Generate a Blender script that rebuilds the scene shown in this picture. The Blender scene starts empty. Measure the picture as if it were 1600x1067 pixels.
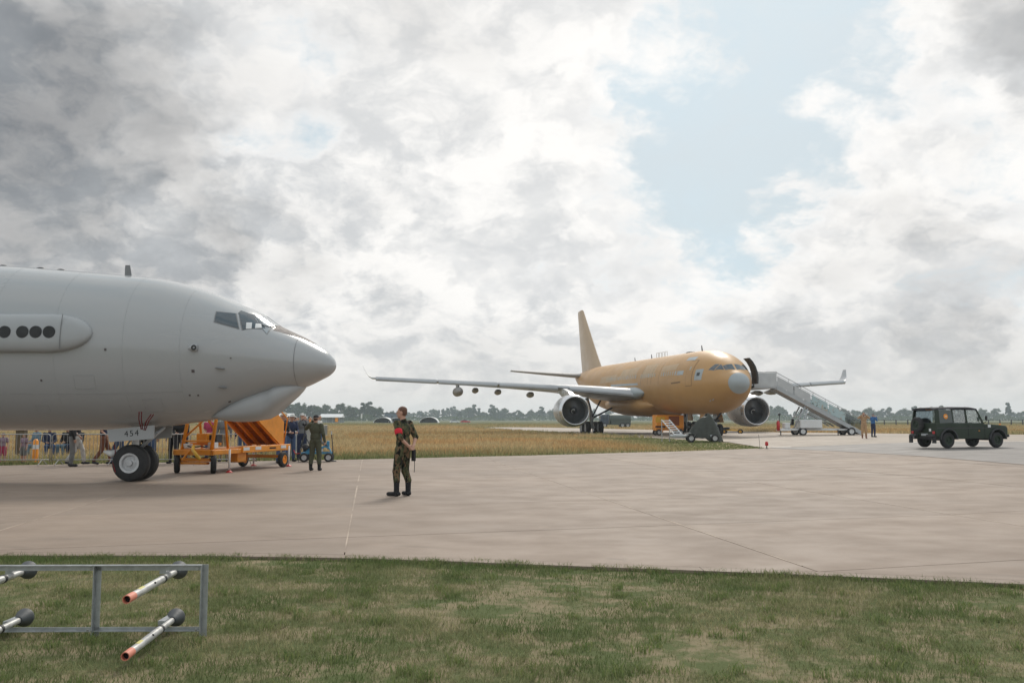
import bpy, math, random
import numpy as np
from mathutils import Vector, Matrix
R = math.radians
random.seed(7); rng = np.random.default_rng(7)
sc = bpy.context.scene
col = sc.collection

# ------------------------------------------------------------------ camera
cam = bpy.data.cameras.new('camera'); camo = bpy.data.objects.new('camera', cam); col.objects.link(camo)
cam.sensor_width = 36.0; cam.lens = 31.5; cam.clip_start = 0.1; cam.clip_end = 9000
camo.location = (0, 0, 1.6); camo.rotation_euler = (R(90 + 4.96), 0, 0)
sc.camera = camo

# ------------------------------------------------------------------ light
SUN_AZ, SUN_EL = 13.0, 41.0            # azimuth from +Y towards +X
sund = Vector((math.sin(R(SUN_AZ)) * math.cos(R(SUN_EL)), math.cos(R(SUN_AZ)) * math.cos(R(SUN_EL)), math.sin(R(SUN_EL))))
sl = bpy.data.lights.new('sun', 'SUN'); slo = bpy.data.objects.new('sun', sl); col.objects.link(slo)
sl.energy = 2.1; sl.angle = R(14); sl.color = (1.0, 0.93, 0.83)
slo.rotation_euler = (-sund).to_track_quat('-Z', 'Y').to_euler()
sc.view_settings.view_transform = 'Standard'; sc.view_settings.look = 'None'
sc.view_settings.gamma = 1.0; sc.view_settings.exposure = 0.0; sc.view_settings.use_curve_mapping = False
sc.cycles.use_denoising = True
sc.cycles.max_bounces = 6; sc.cycles.diffuse_bounces = 3; sc.cycles.glossy_bounces = 3
sc.cycles.transmission_bounces = 6; sc.cycles.transparent_max_bounces = 10; sc.cycles.volume_bounces = 1
sc.cycles.caustics_reflective = False; sc.cycles.caustics_refractive = False

# small node helper -------------------------------------------------
class NT:
    def __init__(s, tree): s.t = tree; tree.nodes.clear()
    def n(s, typ, ins=None, **kw):
        nd = s.t.nodes.new('ShaderNode' + typ)
        for k, v in kw.items(): setattr(nd, k, v)
        for k, v in (ins or {}).items(): s.put(nd.inputs[k], v)
        return nd
    def put(s, sock, v):
        if isinstance(v, bpy.types.NodeSocket): s.t.links.new(v, sock)
        elif isinstance(v, bpy.types.Node): s.t.links.new(v.outputs[0], sock)
        else: sock.default_value = v
    def m(s, op, a, b=0.0, c=0.0, clamp=False):
        return s.n('Math', {0: a, 1: b, 2: c}, operation=op, use_clamp=clamp).outputs[0]
    def vm(s, op, a, b=(0, 0, 0)):
        nd = s.n('VectorMath', {0: a}, operation=op)
        if op == 'SCALE': s.put(nd.inputs['Scale'], b)
        else: s.put(nd.inputs[1], b)
        return nd.outputs['Value'] if op in ('DOT_PRODUCT', 'LENGTH') else nd.outputs[0]
    def mr(s, v, a, b, c=0.0, d=1.0, smooth=True):
        return s.n('MapRange', {0: v, 1: a, 2: b, 3: c, 4: d}, interpolation_type='SMOOTHSTEP' if smooth else 'LINEAR', clamp=True).outputs[0]
    def mix(s, f, a, b, mode='MIX'):
        nd = s.n('Mix', None, data_type='RGBA', blend_type=mode)
        s.put(nd.inputs[0], f); s.put(nd.inputs[6], a); s.put(nd.inputs[7], b)
        return nd.outputs[2]
    def noise(s, vec, scale, detail=4, rough=.5, dist=0.0):
        return s.n('TexNoise', {'Vector': vec, 'Scale': scale, 'Detail': detail, 'Roughness': rough, 'Distortion': dist}).outputs[0]
def c4(c): return (c[0], c[1], c[2], 1.0)

# ------------------------------------------------------------------ sky with clouds
w = bpy.data.worlds.new('World'); sc.world = w; w.use_nodes = True
T = NT(w.node_tree)
d = T.vm('NORMALIZE', T.n('TexCoord').outputs['Generated'])
sep = T.n('SeparateXYZ', {0: d}); z = sep.outputs[2]
zc = T.m('MAXIMUM', z, 0.0)
sky = T.n('TexSky', sky_type='NISHITA', sun_disc=False, sun_elevation=R(SUN_EL), sun_rotation=R(SUN_AZ), air_density=1.3, dust_density=2.2, ozone_density=1.2)
den = T.m('ADD', zc, 0.85)
def cloudpos(dd, off=(0, 0, 0)):
    v = T.vm('MULTIPLY', dd, (1.7, 1.7, 2.3))
    q = T.n('VectorMath', {0: v}, operation='SCALE'); T.put(q.inputs['Scale'], T.m('DIVIDE', 1.0, den))
    return T.vm('ADD', q.outputs[0], off)
# banks of cloud and gaps, each given by azimuth, elevation, radius (degrees) and amount
Pc = cloudpos(d, (3.1, 1.7, .4))
warp = T.n('TexNoise', {'Vector': Pc, 'Scale': 5.0, 'Detail': 5, 'Roughness': .6})
wv = T.vm('SUBTRACT', warp.outputs['Color'], (.5, .5, .5))
dw = T.vm('NORMALIZE', T.vm('ADD', d, T.vm('SCALE', wv, .24)))
def banks(L):
    acc = None
    for az, el, rad, amp in L:
        dv = (math.sin(R(az)) * math.cos(R(el)), math.cos(R(az)) * math.cos(R(el)), math.sin(R(el)))
        g = T.m('MULTIPLY', T.mr(T.vm('DOT_PRODUCT', dw, dv), math.cos(R(rad * 1.5)), 1.0), amp)
        acc = g if acc is None else T.m('ADD', acc, g)
    return acc
bias = banks([(-27, 13, 16, .45), (-24, 26, 14, .30), (-4, 23, 12, .30), (-6, 11, 12, .25), (5, 24, 6, .16), (-15.0, 18.9, 4.6, -.95), (15.5, 20, 8.0, -.50), (12, 12.5, 6.0, -.30),
              (20, 28, 7, -.34), (30.5, 21.5, 5.0, .65), (22, 14, 5.0, .55), (20.5, 22, 2.5, .35), (26, 5, 9, .40), (-4, 3, 16, .25), (-21, 9, 6, .4), (13, 4.5, 5, .34), (27.5, 16.0, 2.6, -.35)])
dark_b = banks([(-32, 13, 11, .70), (-27, 22, 8, .22), (-20, 8.0, 6, .34), (-8, 21, 6, .20), (34, 22, 4.5, .75), (23, 8.0, 5, .30), (29, 6, 5, .30), (14, 4, 3.5, .28), (-5, 7, 6, .06)])
P0 = T.vm('ADD', Pc, T.vm('SCALE', wv, .15))
big = T.noise(P0, 2.6, 3, .5)
def puffs(p):
    vo = T.n('TexVoronoi', {'Vector': p, 'Scale': 7.0, 'Detail': 2.0, 'Roughness': .5, 'Lacunarity': 2.1}, feature='F1', normalize=True)
    return T.m('ADD', T.m('MULTIPLY', T.m('SUBTRACT', .40, vo.outputs['Distance']), .8), T.m('MULTIPLY', T.m('SUBTRACT', T.noise(p, 4.5, 5, .55), .5), 1.3))
N0 = puffs(P0)
N1 = puffs(T.vm('ADD', P0, (.015, .02, .06)))
fine = T.m('SUBTRACT', T.noise(P0, 17.0, 9, .64), .5)
D0 = T.m('ADD', T.m('ADD', T.m('MULTIPLY', T.m('SUBTRACT', big, .5), 1.5), T.m('MULTIPLY', N0, .8)), T.m('ADD', bias, T.m('MULTIPLY', fine, .8)))
cov = T.mr(D0, -.24, .27)
lit = T.mr(T.m('ADD', T.m('SUBTRACT', N0, N1), T.m('MULTIPLY', fine, .6)), -.22, .18)
dk = T.mr(T.m('ADD', dark_b, T.m('ADD', T.m('MULTIPLY', T.m('SUBTRACT', big, .5), 1.15), T.m('MULTIPLY', N0, .50))), .0, 1.10)
tosun = T.vm('DOT_PRODUCT', d, tuple(sund))
glow = T.mr(tosun, .72, 1.0)
bright = T.mix(lit, c4((.62, .635, .65)), c4((1.02, 1.0, .97)))
dark = T.mix(lit, c4((.17, .185, .205)), c4((.33, .33, .335)))
rim = T.m('MULTIPLY', T.mr(D0, .52, .12), T.m('SUBTRACT', 1.0, dk))
bright = T.mix(T.m('MULTIPLY', rim, .7), bright, c4((1.0, .99, .975)))
cc = T.mix(dk, bright, dark)
cc = T.mix(T.m('MULTIPLY', glow, .42), cc, c4((1.08, 1.06, 1.03)))
bl = T.n('VectorMath', {0: sky.outputs[0]}, operation='SCALE'); bl.inputs['Scale'].default_value = 0.052
veil = T.noise(P0, 3.4, 6, .55)
blue = T.mix(T.m('MAXIMUM', T.mr(veil, .3, .72, .66, 1.0), T.mr(z, .30, .10, 0, .95)), bl.outputs[0], c4((.63, .765, .845)))
blue = T.mix(T.m('MULTIPLY', glow, .30), blue, c4((.84, .91, .95)))
skyc = T.mix(T.m('MULTIPLY', cov, .97), blue, cc)
hz = T.mr(z, .15, -.01)
hz = T.m('POWER', hz, 1.6)
skyc = T.mix(T.m('MULTIPLY', hz, .80), skyc, c4((.72, .705, .68)))
bg = T.n('Background', {0: skyc, 1: 1.0})
T.n('OutputWorld', {0: bg.outputs[0]})

# ------------------------------------------------------------------ helpers
def tag(o, label=None, cat=None, group=None, kind=None):
    if label: o['label'] = label
    if cat: o['category'] = cat
    if group: o['group'] = group
    if kind: o['kind'] = kind
    return o
def empty(name, loc=(0, 0, 0), rz=0.0, label=None, cat=None, group=None):
    o = bpy.data.objects.new(name, None); col.objects.link(o)
    o.empty_display_size = .2; o.location = loc; o.rotation_euler = (0, 0, rz)
    return tag(o, label, cat, group)
def link(name, me, mats, parent=None, loc=None):
    o = bpy.data.objects.new(name, me); col.objects.link(o)
    if mats is not None:
        for m_ in (mats if isinstance(mats, (list, tuple)) else [mats]): me.materials.append(m_)
    if parent is not None: o.parent = parent
    if loc is not None: o.location = loc
    return o
def npmesh(name, V, F, mi=None, smooth=False):
    """V (n,3); F: array (m,3|4)."""
    me = bpy.data.meshes.new(name); V = np.asarray(V, np.float32); F = np.asarray(F, np.int32)
    k = F.shape[1]
    me.vertices.add(len(V)); me.vertices.foreach_set('co', V.ravel())
    me.loops.add(F.size); me.loops.foreach_set('vertex_index', F.ravel())
    me.polygons.add(len(F)); me.polygons.foreach_set('loop_start', np.arange(0, F.size, k, dtype=np.int32))
    if mi is not None: me.polygons.foreach_set('material_index', np.asarray(mi, np.int32))
    me.polygons.foreach_set('use_smooth', np.full(len(F), smooth))
    me.update(calc_edges=True); me.validate()
    return me
class MB:
    def __init__(s): s.v = []; s.f = []; s.mi = []; s.cur = 0; s.M = None
    def add(s, vs, fs):
        b = len(s.v)
        for p in vs:
            p = Vector(p); s.v.append(tuple(s.M @ p) if s.M else tuple(p))
        for f in fs: s.f.append(tuple(b + i for i in f)); s.mi.append(s.cur)
        return s
    def box(s, c, size, rz=0.0, rx=0.0, ry=0.0, bev=0.0):
        hx, hy, hz = size[0] / 2, size[1] / 2, size[2] / 2
        m = Matrix.Translation(c) @ Matrix.Rotation(rz, 4, 'Z') @ Matrix.Rotation(ry, 4, 'Y') @ Matrix.Rotation(rx, 4, 'X')
        if bev <= 0:
            vs = [m @ Vector((x, y, zz)) for x in (-hx, hx) for y in (-hy, hy) for zz in (-hz, hz)]
            return s.add(vs, [(0, 1, 3, 2), (4, 6, 7, 5), (0, 4, 5, 1), (2, 3, 7, 6), (0, 2, 6, 4), (1, 5, 7, 3)])
        b = min(bev, hx * .9, hy * .9, hz * .9); rings = []
        for zz, ins in ((-hz, b), (-hz + b, 0), (hz - b, 0), (hz, b)):
            ax, ay = hx - ins, hy - ins; k = b
            pts = [(-ax + k, -ay), (ax - k, -ay), (ax, -ay + k), (ax, ay - k), (ax - k, ay), (-ax + k, ay), (-ax, ay - k), (-ax, -ay + k)]
            rings.append([m @ Vector((x, y, zz)) for x, y in pts])
        return s.loft(rings)
    def loft(s, rings, closed=True, cap=True):
        n = len(rings[0]); b = []
        for r in rings: b += list(r)
        f = []
        for i in range(len(rings) - 1):
            for j in range(n if closed else n - 1):
                j2 = (j + 1) % n; f.append((i * n + j, i * n + j2, (i + 1) * n + j2, (i + 1) * n + j))
        if cap and closed:
            f.append(tuple(range(n - 1, -1, -1))); f.append(tuple((len(rings) - 1) * n + j for j in range(n)))
        return s.add(b, f)
    def cyl(s, a, b, r0, r1=None, n=10, cap=True):
        return s.path([a, b], [r0, r0 if r1 is None else r1], n, cap)
    def path(s, pts, rs, n=8, cap=True):
        pts = [Vector(p) for p in pts]
        if not isinstance(rs, (list, tuple)): rs = [rs] * len(pts)
        rings = []; up = None
        for i, p in enumerate(pts):
            t = (pts[min(i + 1, len(pts) - 1)] - pts[max(i - 1, 0)]).normalized()
            if up is None: up = Vector((0, 0, 1)) if abs(t.z) < .9 else Vector((1, 0, 0))
            x = t.cross(up).normalized(); y = x.cross(t).normalized(); up = y
            rings.append([p + (x * math.cos(2 * math.pi * k / n) + y * math.sin(2 * math.pi * k / n)) * rs[i] for k in range(n)])
        return s.loft(rings, True, cap)
    def lathe(s, prof, n=24, o=(0, 0, 0), axis='X', cap=False):
        """prof [(along, radius)] round an axis through o."""
        o = Vector(o); rings = []
        for a, r in prof:
            ring = []
            for k in range(n):
                t = 2 * math.pi * k / n; u, v = r * math.cos(t), r * math.sin(t)
                ring.append(o + (Vector((a, u, v)) if axis == 'X' else Vector((u, a, v)) if axis == 'Y' else Vector((u, v, a))))
            rings.append(ring)
        return s.loft(rings, True, cap)
    def prism(s, poly, a, b, axis='Y'):
        """poly in the plane normal to axis, extruded from a to b."""
        def P(p, t): return (p[0], t, p[1]) if axis == 'Y' else (t, p[0], p[1]) if axis == 'X' else (p[0], p[1], t)
        return s.loft([[P(p, a) for p in poly], [P(p, b) for p in poly]])
    def quad(s, *p): return s.add(p, [tuple(range(len(p)))])
    def build(s, name, mat, parent=None, smooth=False, loc=None, auto=None):
        me = bpy.data.meshes.new(name); me.from_pydata(s.v, [], s.f)
        me.polygons.foreach_set('material_index', s.mi)
        import bmesh as _b
        bm = _b.new(); bm.from_mesh(me); _b.ops.recalc_face_normals(bm, faces=bm.faces); bm.to_mesh(me); bm.free()
        if smooth or auto:
            me.polygons.foreach_set('use_smooth', [True] * len(me.polygons))
            if auto: me.set_sharp_from_angle(angle=R(auto))
        return link(name, me, mat, parent, loc)
def copy_tree(o, parent=None):
    c = o.copy(); col.objects.link(c)
    if parent is not None: c.parent = parent
    for ch in list(o.children): copy_tree(ch, c)
    return c
def sstep(t): t = np.clip(t, 0, 1); return t * t * (3 - 2 * t)
def gz(x, y): return 0.28 * sstep((np.asarray(x, float) - 6) / 18) * sstep((150 - np.asarray(y, float)) / 60)
def gzf(x, y): return float(gz(x, y))

# ------------------------------------------------------------------ materials
def pm(name, c, rough=.6, metal=0.0, var=.12, scale=4.0, bump=0.0, bscale=40.0, coat=0.0, c2=None, f2=(.5, .7), spec=.5, streak=None, world=False):
    m = bpy.data.materials.new(name); m.use_nodes = True; t = NT(m.node_tree)
    vec = t.n('NewGeometry').outputs['Position'] if world else t.n('TexCoord').outputs['Object']
    if streak: vec = t.vm('MULTIPLY', vec, streak)
    n1 = t.noise(vec, scale, 6, .6)
    base = t.mix(t.mr(n1, .25, .75), c4([x * (1 - var) for x in c]), c4([min(1, x * (1 + var)) for x in c]))
    if c2 is not None: base = t.mix(t.mr(t.noise(vec, scale * .45, 7, .62), f2[0], f2[1]), base, c4(c2))
    b = t.n('BsdfPrincipled', {'Base Color': base, 'Metallic': metal, 'Specular IOR Level': spec, 'Coat Weight': coat,
                               'Roughness': t.mr(t.noise(vec, scale * 2.3, 4), .2, .8, max(0.02, rough - .07), min(1, rough + .07))})
    if bump: b.inputs['Normal'].default_value = (0, 0, 0); t.put(b.inputs['Normal'], t.n('Bump', {'Strength': bump, 'Distance': .01, 'Height': t.noise(vec, bscale, 5, .6)}).outputs[0])
    t.n('OutputMaterial', {0: b.outputs[0]})
    return m
def glass(name, tint=(.75, .82, .85), alpha=.55, rough=.04):
    m = bpy.data.materials.new(name); m.use_nodes = True; t = NT(m.node_tree)
    a = t.n('BsdfTransparent', {0: c4(tint)}); g = t.n('BsdfGlossy', {0: (1, 1, 1, 1), 1: rough})
    k = t.n('BsdfPrincipled', {'Base Color': (.02, .025, .03, 1), 'Roughness': .08})
    f = t.n('LayerWeight', {0: .35}).outputs[0]
    mx = t.n('MixShader', {0: alpha, 1: a.outputs[0], 2: k.outputs[0]})
    mx2 = t.n('MixShader', {0: t.m('MULTIPLY', f, .45), 1: mx.outputs[0], 2: g.outputs[0]})
    t.n('OutputMaterial', {0: mx2.outputs[0]})
    return m
MT = {}
MT['rubber'] = pm('rubber', (.022, .022, .023), .75, var=.3, scale=9, bump=.2)
MT['dark'] = pm('dark_metal', (.035, .036, .038), .55, var=.25)
MT['black'] = pm('black_cloth', (.018, .018, .02), .9, var=.3)
MT['steel'] = pm('bare_steel', (.42, .43, .44), .35, .8, var=.15, scale=10)
MT['galv'] = pm('galvanised', (.40, .42, .43), .42, .55, var=.18, scale=14, c2=(.30, .31, .32), f2=(.55, .7), bump=.05, bscale=60)
MT['white'] = pm('white_paint', (.72, .73, .73), .4, var=.06, scale=3, c2=(.55, .54, .51), f2=(.6, .8))
MT['ltgrey'] = pm('light_grey_paint', (.42, .45, .47), .42, var=.05, scale=2)
MT['red'] = pm('red_paint', (.52, .03, .03), .5, var=.15)
MT['orange'] = pm('orange_paint', (.80, .29, .018), .42, var=.12, scale=3, c2=(.50, .17, .02), f2=(.56, .78), bump=.05)
MT['yellow'] = pm('yellow_paint', (.72, .42, .04), .5, var=.15)
MT['blue'] = pm('blue_paint', (.05, .22, .36), .45, var=.15)
MT['hub'] = pm('wheel_hub', (.52, .53, .54), .45, .3, var=.12, scale=9)
# ------------------------------------------------------------------ ground, pavements
def clip(subject, clipper):
    """Sutherland-Hodgman: subject polygon clipped by a convex counter-clockwise polygon."""
    out = list(subject)
    for i in range(len(clipper)):
        ax, ay = clipper[i]; bx, by = clipper[(i + 1) % len(clipper)]
        inp, out = out, []
        if not inp: break
        def side(p): return (bx - ax) * (p[1] - ay) - (by - ay) * (p[0] - ax)
        for k in range(len(inp)):
            p, q = inp[k - 1], inp[k]; sp, sq = side(p), side(q)
            if (sp >= 0) != (sq >= 0):
                t = sp / (sp - sq); out.append((p[0] + t * (q[0] - p[0]), p[1] + t * (q[1] - p[1])))
            if sq >= 0: out.append(q)
    return out
def area(p): return .5 * sum(p[i - 1][0] * p[i][1] - p[i][0] * p[i - 1][1] for i in range(len(p)))
def inpoly(x, y, poly):
    r = np.zeros(len(x), bool)
    for i in range(len(poly)):
        (x1, y1), (x2, y2) = poly[i - 1], poly[i]
        c = ((y1 > y) != (y2 > y)) & (x < (x2 - x1) * (y - y1) / ((y2 - y1) or 1e-9) + x1); r ^= c
    return r
def sheet(name, poly, z0, mat, cell=6.0, kind='structure', parent=None):
    mb = MB(); xs = [p[0] for p in poly]; ys = [p[1] for p in poly]
    nx = int((max(xs) - min(xs)) / cell) + 1; ny = int((max(ys) - min(ys)) / cell) + 1
    for i in range(nx):
        for j in range(ny):
            x, y = min(xs) + i * cell, min(ys) + j * cell
            p = clip(poly, [(x, y), (x + cell, y), (x + cell, y + cell), (x, y + cell)])
            if len(p) >= 3 and abs(area(p)) > 1e-4: mb.quad(*[(a, b, gzf(a, b) + z0) for a, b in p])
    o = mb.build(name, mat, parent)
    if parent is None: o['kind'] = kind
    return o

def concrete(name, c, slab=True, joints=None):
    m = bpy.data.materials.new(name); m.use_nodes = True; t = NT(m.node_tree)
    pos = t.n('NewGeometry').outputs['Position']
    big = t.noise(pos, .16, 6, .6); mid = t.noise(t.vm('MULTIPLY', pos, (.85, 1.2, 1)), 1.1, 8, .62); fine = t.noise(pos, 38, 4, .6)
    base = t.mix(t.mr(big, .3, .7), c4([x * .86 for x in c]), c4([x * 1.1 for x in c]))
    base = t.mix(t.mr(mid, .35, .75, 0, .45), base, c4([x * .72 for x in c]))
    pale = t.noise(t.vm('MULTIPLY', pos, (.5, 1.0, 1)), 1.6, 7, .65)
    base = t.mix(t.mr(pale, .60, .74, 0, .55), base, c4((c[0] * 1.28, c[1] * 1.27, c[2] * 1.24)))
    base = t.mix(t.mr(fine, .3, .75, 0, .22), base, c4([x * .6 for x in c]))
    stain = t.noise(t.vm('ADD', pos, (31, 7, 0)), .55, 6, .7)
    base = t.mix(t.mr(stain, .60, .72, 0, .30), base, c4([x * .55 for x in c]))
    sp = t.n('SeparateXYZ', {0: t.vm('ADD', pos, t.vm('SCALE', t.n('TexNoise', {'Vector': pos, 'Scale': .12, 'Detail': 2}).outputs['Color'], 5.0))})
    for ca, cb, per, ofs in ((.35, .94, 9.1, 0.0), (.35, .94, 9.1, .235), (-.22, .97, 13.7, .4), (.62, .78, 17.0, .1)):
        q_ = t.m('FRACT', t.m('ADD', t.m('DIVIDE', t.m('ADD', t.m('MULTIPLY', sp.outputs[0], ca), t.m('MULTIPLY', sp.outputs[1], cb)), per), ofs))
        tr_ = t.m('MULTIPLY', t.mr(t.m('ABSOLUTE', t.m('SUBTRACT', q_, .5)), .016, .004), t.mr(t.noise(t.vm('ADD', pos, (ofs * 50, 3, 0)), .25, 4, .6), .50, .66, 0, .30))
        base = t.mix(tr_, base, c4([x * .45 for x in c]))
    spots = t.n('TexVoronoi', {'Vector': t.vm('ADD', pos, t.vm('SCALE', t.n('TexNoise', {'Vector': pos, 'Scale': 5.0, 'Detail': 3}).outputs['Color'], .3)), 'Scale': .55}, feature='F1').outputs['Distance']
    base = t.mix(t.mr(spots, .10, .04, 0, .38), base, c4([x * .42 for x in c]))
    if slab:
        r = t.n('ObjectInfo').outputs['Random']
        base = t.mix(1.0, base, t.n('CombineColor', {0: t.mr(r, 0, 1, .93, 1.05, False), 1: t.mr(r, 0, 1, .935, 1.045, False), 2: t.mr(r, 0, 1, .94, 1.04, False)}).outputs[0], 'MULTIPLY')
    if joints:
        br = t.n('TexBrick', {'Vector': pos, 'Color1': (1, 1, 1, 1), 'Color2': (.94, .94, .94, 1), 'Mortar': (.55, .55, .55, 1), 'Scale': 1.0, 'Mortar Size': .012, 'Brick Width': joints, 'Row Height': joints})
        br.offset = 0.0
        base = t.mix(1.0, base, br.outputs[0], 'MULTIPLY')
    b = t.n('BsdfPrincipled', {'Base Color': base, 'Roughness': t.mr(mid, .2, .8, .62, .82), 'Specular IOR Level': .35})
    t.put(b.inputs['Normal'], t.n('Bump', {'Strength': .25, 'Distance': .006, 'Height': t.m('ADD', fine, t.m('MULTIPLY', mid, 2.0))}).outputs[0])
    t.n('OutputMaterial', {0: b.outputs[0]}); return m
MT['conc'] = concrete('concrete', (.268, .207, .162))
MT['conc2'] = concrete('pale_concrete', (.36, .30, .245), False, 7.5)
MT['asph'] = concrete('worn_asphalt', (.235, .215, .20), False)
MT['joint'] = pm('joint_filler', (.15, .115, .09), .9, var=.3)
MT['seal'] = pm('joint_sealant', (.36, .285, .225), .8, var=.3, scale=.8, c2=(.24, .185, .145), f2=(.5, .6), world=True)
def fieldmat():
    m = bpy.data.materials.new('field_soil'); m.use_nodes = True; t = NT(m.node_tree)
    pos = t.n('NewGeometry').outputs['Position']
    a = t.noise(t.vm('MULTIPLY', pos, (.5, 1, 1)), .09, 7, .6); b_ = t.noise(pos, 1.2, 6, .65); y = t.n('SeparateXYZ', {0: pos}).outputs[1]
    dry = t.mix(t.mr(b_, .3, .7), c4((.27, .205, .115)), c4((.36, .29, .17)))
    grn = t.mix(t.mr(b_, .3, .7), c4((.075, .085, .032)), c4((.12, .125, .05)))
    far = t.mix(t.mr(a, .44, .62), dry, grn)
    near = t.mix(t.mr(t.noise(pos, 2.5, 6, .65), .42, .6), c4((.10, .12, .05)), c4((.24, .20, .125)))
    base = t.mix(t.mr(y, 13, 24), near, far)
    base = t.mix(t.mr(y, 180, 420), base, c4((.12, .125, .06)))
    s = t.n('BsdfPrincipled', {'Base Color': base, 'Roughness': .95, 'Specular IOR Level': .1})
    t.put(s.inputs['Normal'], t.n('Bump', {'Strength': .6, 'Distance': .03, 'Height': t.noise(pos, 14, 6, .7)}).outputs[0])
    t.n('OutputMaterial', {0: s.outputs[0]}); return m
MT['field'] = fieldmat()

xs = sorted(set([-3000, -1500, -800, -400, -200, -100, -60, -30] + list(range(-24, 61, 3)) + [80, 120, 200, 400, 800, 1500, 3000]))
ys = sorted(set([-400, -100, -40, -10] + list(range(0, 156, 5)) + [200, 300, 450, 700, 1000, 1500, 2200, 3200, 4500]))
V = [(x, y, gzf(x, y) - .035) for y in ys for x in xs]
F = [(j * len(xs) + i, j * len(xs) + i + 1, (j + 1) * len(xs) + i + 1, (j + 1) * len(xs) + i) for j in range(len(ys) - 1) for i in range(len(xs) - 1)]
gnd = link('ground', npmesh('ground', V, F, smooth=True), MT['field']); gnd['kind'] = 'structure'

NEAR = [(-24, 10.6), (-12, 10.72), (-6.0, 10.75), (-3.64, 10.74), (-1.93, 10.56), (-.73, 10.33), (.35, 10.07), (2.04, 9.68), (3.11, 9.42), (5.0, 8.9), (8.0, 8.0), (14, 6.0), (22, 3.0)]
FARE = [(13.3, 47.2), (12.6, 46.9), (6.3, 44.0), (1.15, 40.4), (-2.72, 38.2), (-6.63, 36.0), (-12.7, 33.8), (-17.6, 31.5), (-24, 29.5)]
LANE = [(22, 3.0), (18.2, 10), (16.1, 22), (16.2, 28.4), (15.9, 36), (14.9, 41.7), (13.3, 47.2)]   # edge towards the lane of the jeep
APRON = NEAR + LANE[1:] + FARE[1:]
apron = sheet('apron_bed', APRON, -.045, MT['joint'], 8.0)
# slabs: skewed lattice of joints
def latt(i, j):
    # A_i: x = -2.37 + 5.04 i - .158 (y - 13.21);  B_j: y = 13.21 + 4.4 j + .297 (x - .47)
    a0 = -2.37 + 5.04 * i; b0 = 13.21 + 4.4 * j
    y = (b0 + .297 * (a0 + .158 * 13.21 - .47)) / (1 + .297 * .158); x = a0 - .158 * (y - 13.21)
    return (x, y)
def inset(poly, g):
    cx = sum(p[0] for p in poly) / len(poly); cy = sum(p[1] for p in poly) / len(poly); out = []
    n = len(poly)
    lines = []
    for k in range(n):
        (x1, y1), (x2, y2) = poly[k], poly[(k + 1) % n]; L = math.hypot(x2 - x1, y2 - y1) or 1e-9
        nx, ny = -(y2 - y1) / L, (x2 - x1) / L; lines.append((x1 + nx * g, y1 + ny * g, (x2 - x1) / L, (y2 - y1) / L))
    for k in range(n):
        x1, y1, dx1, dy1 = lines[k - 1]; x2, y2, dx2, dy2 = lines[k]; dt = dx1 * dy2 - dy1 * dx2
        if abs(dt) < 1e-3: out.append((x2, y2)); continue
        t = ((x2 - x1) * dy2 - (y2 - y1) * dx2) / dt; out.append((x1 + dx1 * t, y1 + dy1 * t))
    return out
APIN = [(x, y + .26) for x, y in NEAR] + LANE[1:] + FARE[1:]
for i in range(-5, 7):
    for j in range(-5, 11):
        q = [latt(i, j), latt(i + 1, j), latt(i + 1, j + 1), latt(i, j + 1)]
        p = clip(APIN, inset(q, .0065))
        if len(p) < 3 or abs(area(p)) < .15: continue
        if area(p) < 0: p = p[::-1]
        e = random.uniform(-.001, .001); tx, ty = random.uniform(-.0002, .0002), random.uniform(-.0002, .0002)
        cx, cy = q[0]
        mb = MB(); top = [(x, y, gzf(x, y) + e + tx * (x - cx) + ty * (y - cy)) for x, y in p]
        mb.loft([[(x, y, zz - .06) for x, y, zz in top], [(x, y, zz - .004) for x, y, zz in top], [(x, y, zz) for (x, y), (_, _, zz) in zip(inset(p, .004), top)]])
        mb.build('slab', MT['conc'], apron)
# pale sealed joints running away from the camera
for i in range(-4, 7):
    mb = MB()
    for y0 in np.arange(8, 50, 1.0):
        pts = []
        for y in (y0, y0 + 1.0):
            x = -2.37 + 5.04 * i - .158 * (y - 13.21); pts.append((x, y))
        wd = .013 + .004 * math.sin(y0 * .37 + i * 2.1)
        if inpoly(np.array([pts[0][0], pts[1][0]]), np.array([pts[0][1], pts[1][1]]), APIN).all():
            mb.loft([[(x + s_ * wd, y, gzf(x, y) + zz) for (x, y), s_ in ((pts[0], -1), (pts[0], 1), (pts[1], 1), (pts[1], -1))] for zz in (-.04, .0035)])
    if mb.v: mb.build('joint_seal', MT['seal'], apron)
# flush edge strip along the lawn
mb = MB()
for k in range(len(NEAR) - 1):
    (x1, y1), (x2, y2) = NEAR[k], NEAR[k + 1]; n = max(1, int((x2 - x1) / 1.2))
    for q in range(n):
        a, b = q / n, (q + 1) / n - .004
        xa, ya, xb, yb = x1 + (x2 - x1) * a, y1 + (y2 - y1) * a, x1 + (x2 - x1) * b, y1 + (y2 - y1) * b
        mb.loft([[(xa, ya, zz), (xb, yb, zz), (xb, yb + .235, zz), (xa, ya + .235, zz)] for zz in (-.08, .002)])
mb.build('edge_strip', MT['conc'], apron)

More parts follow.
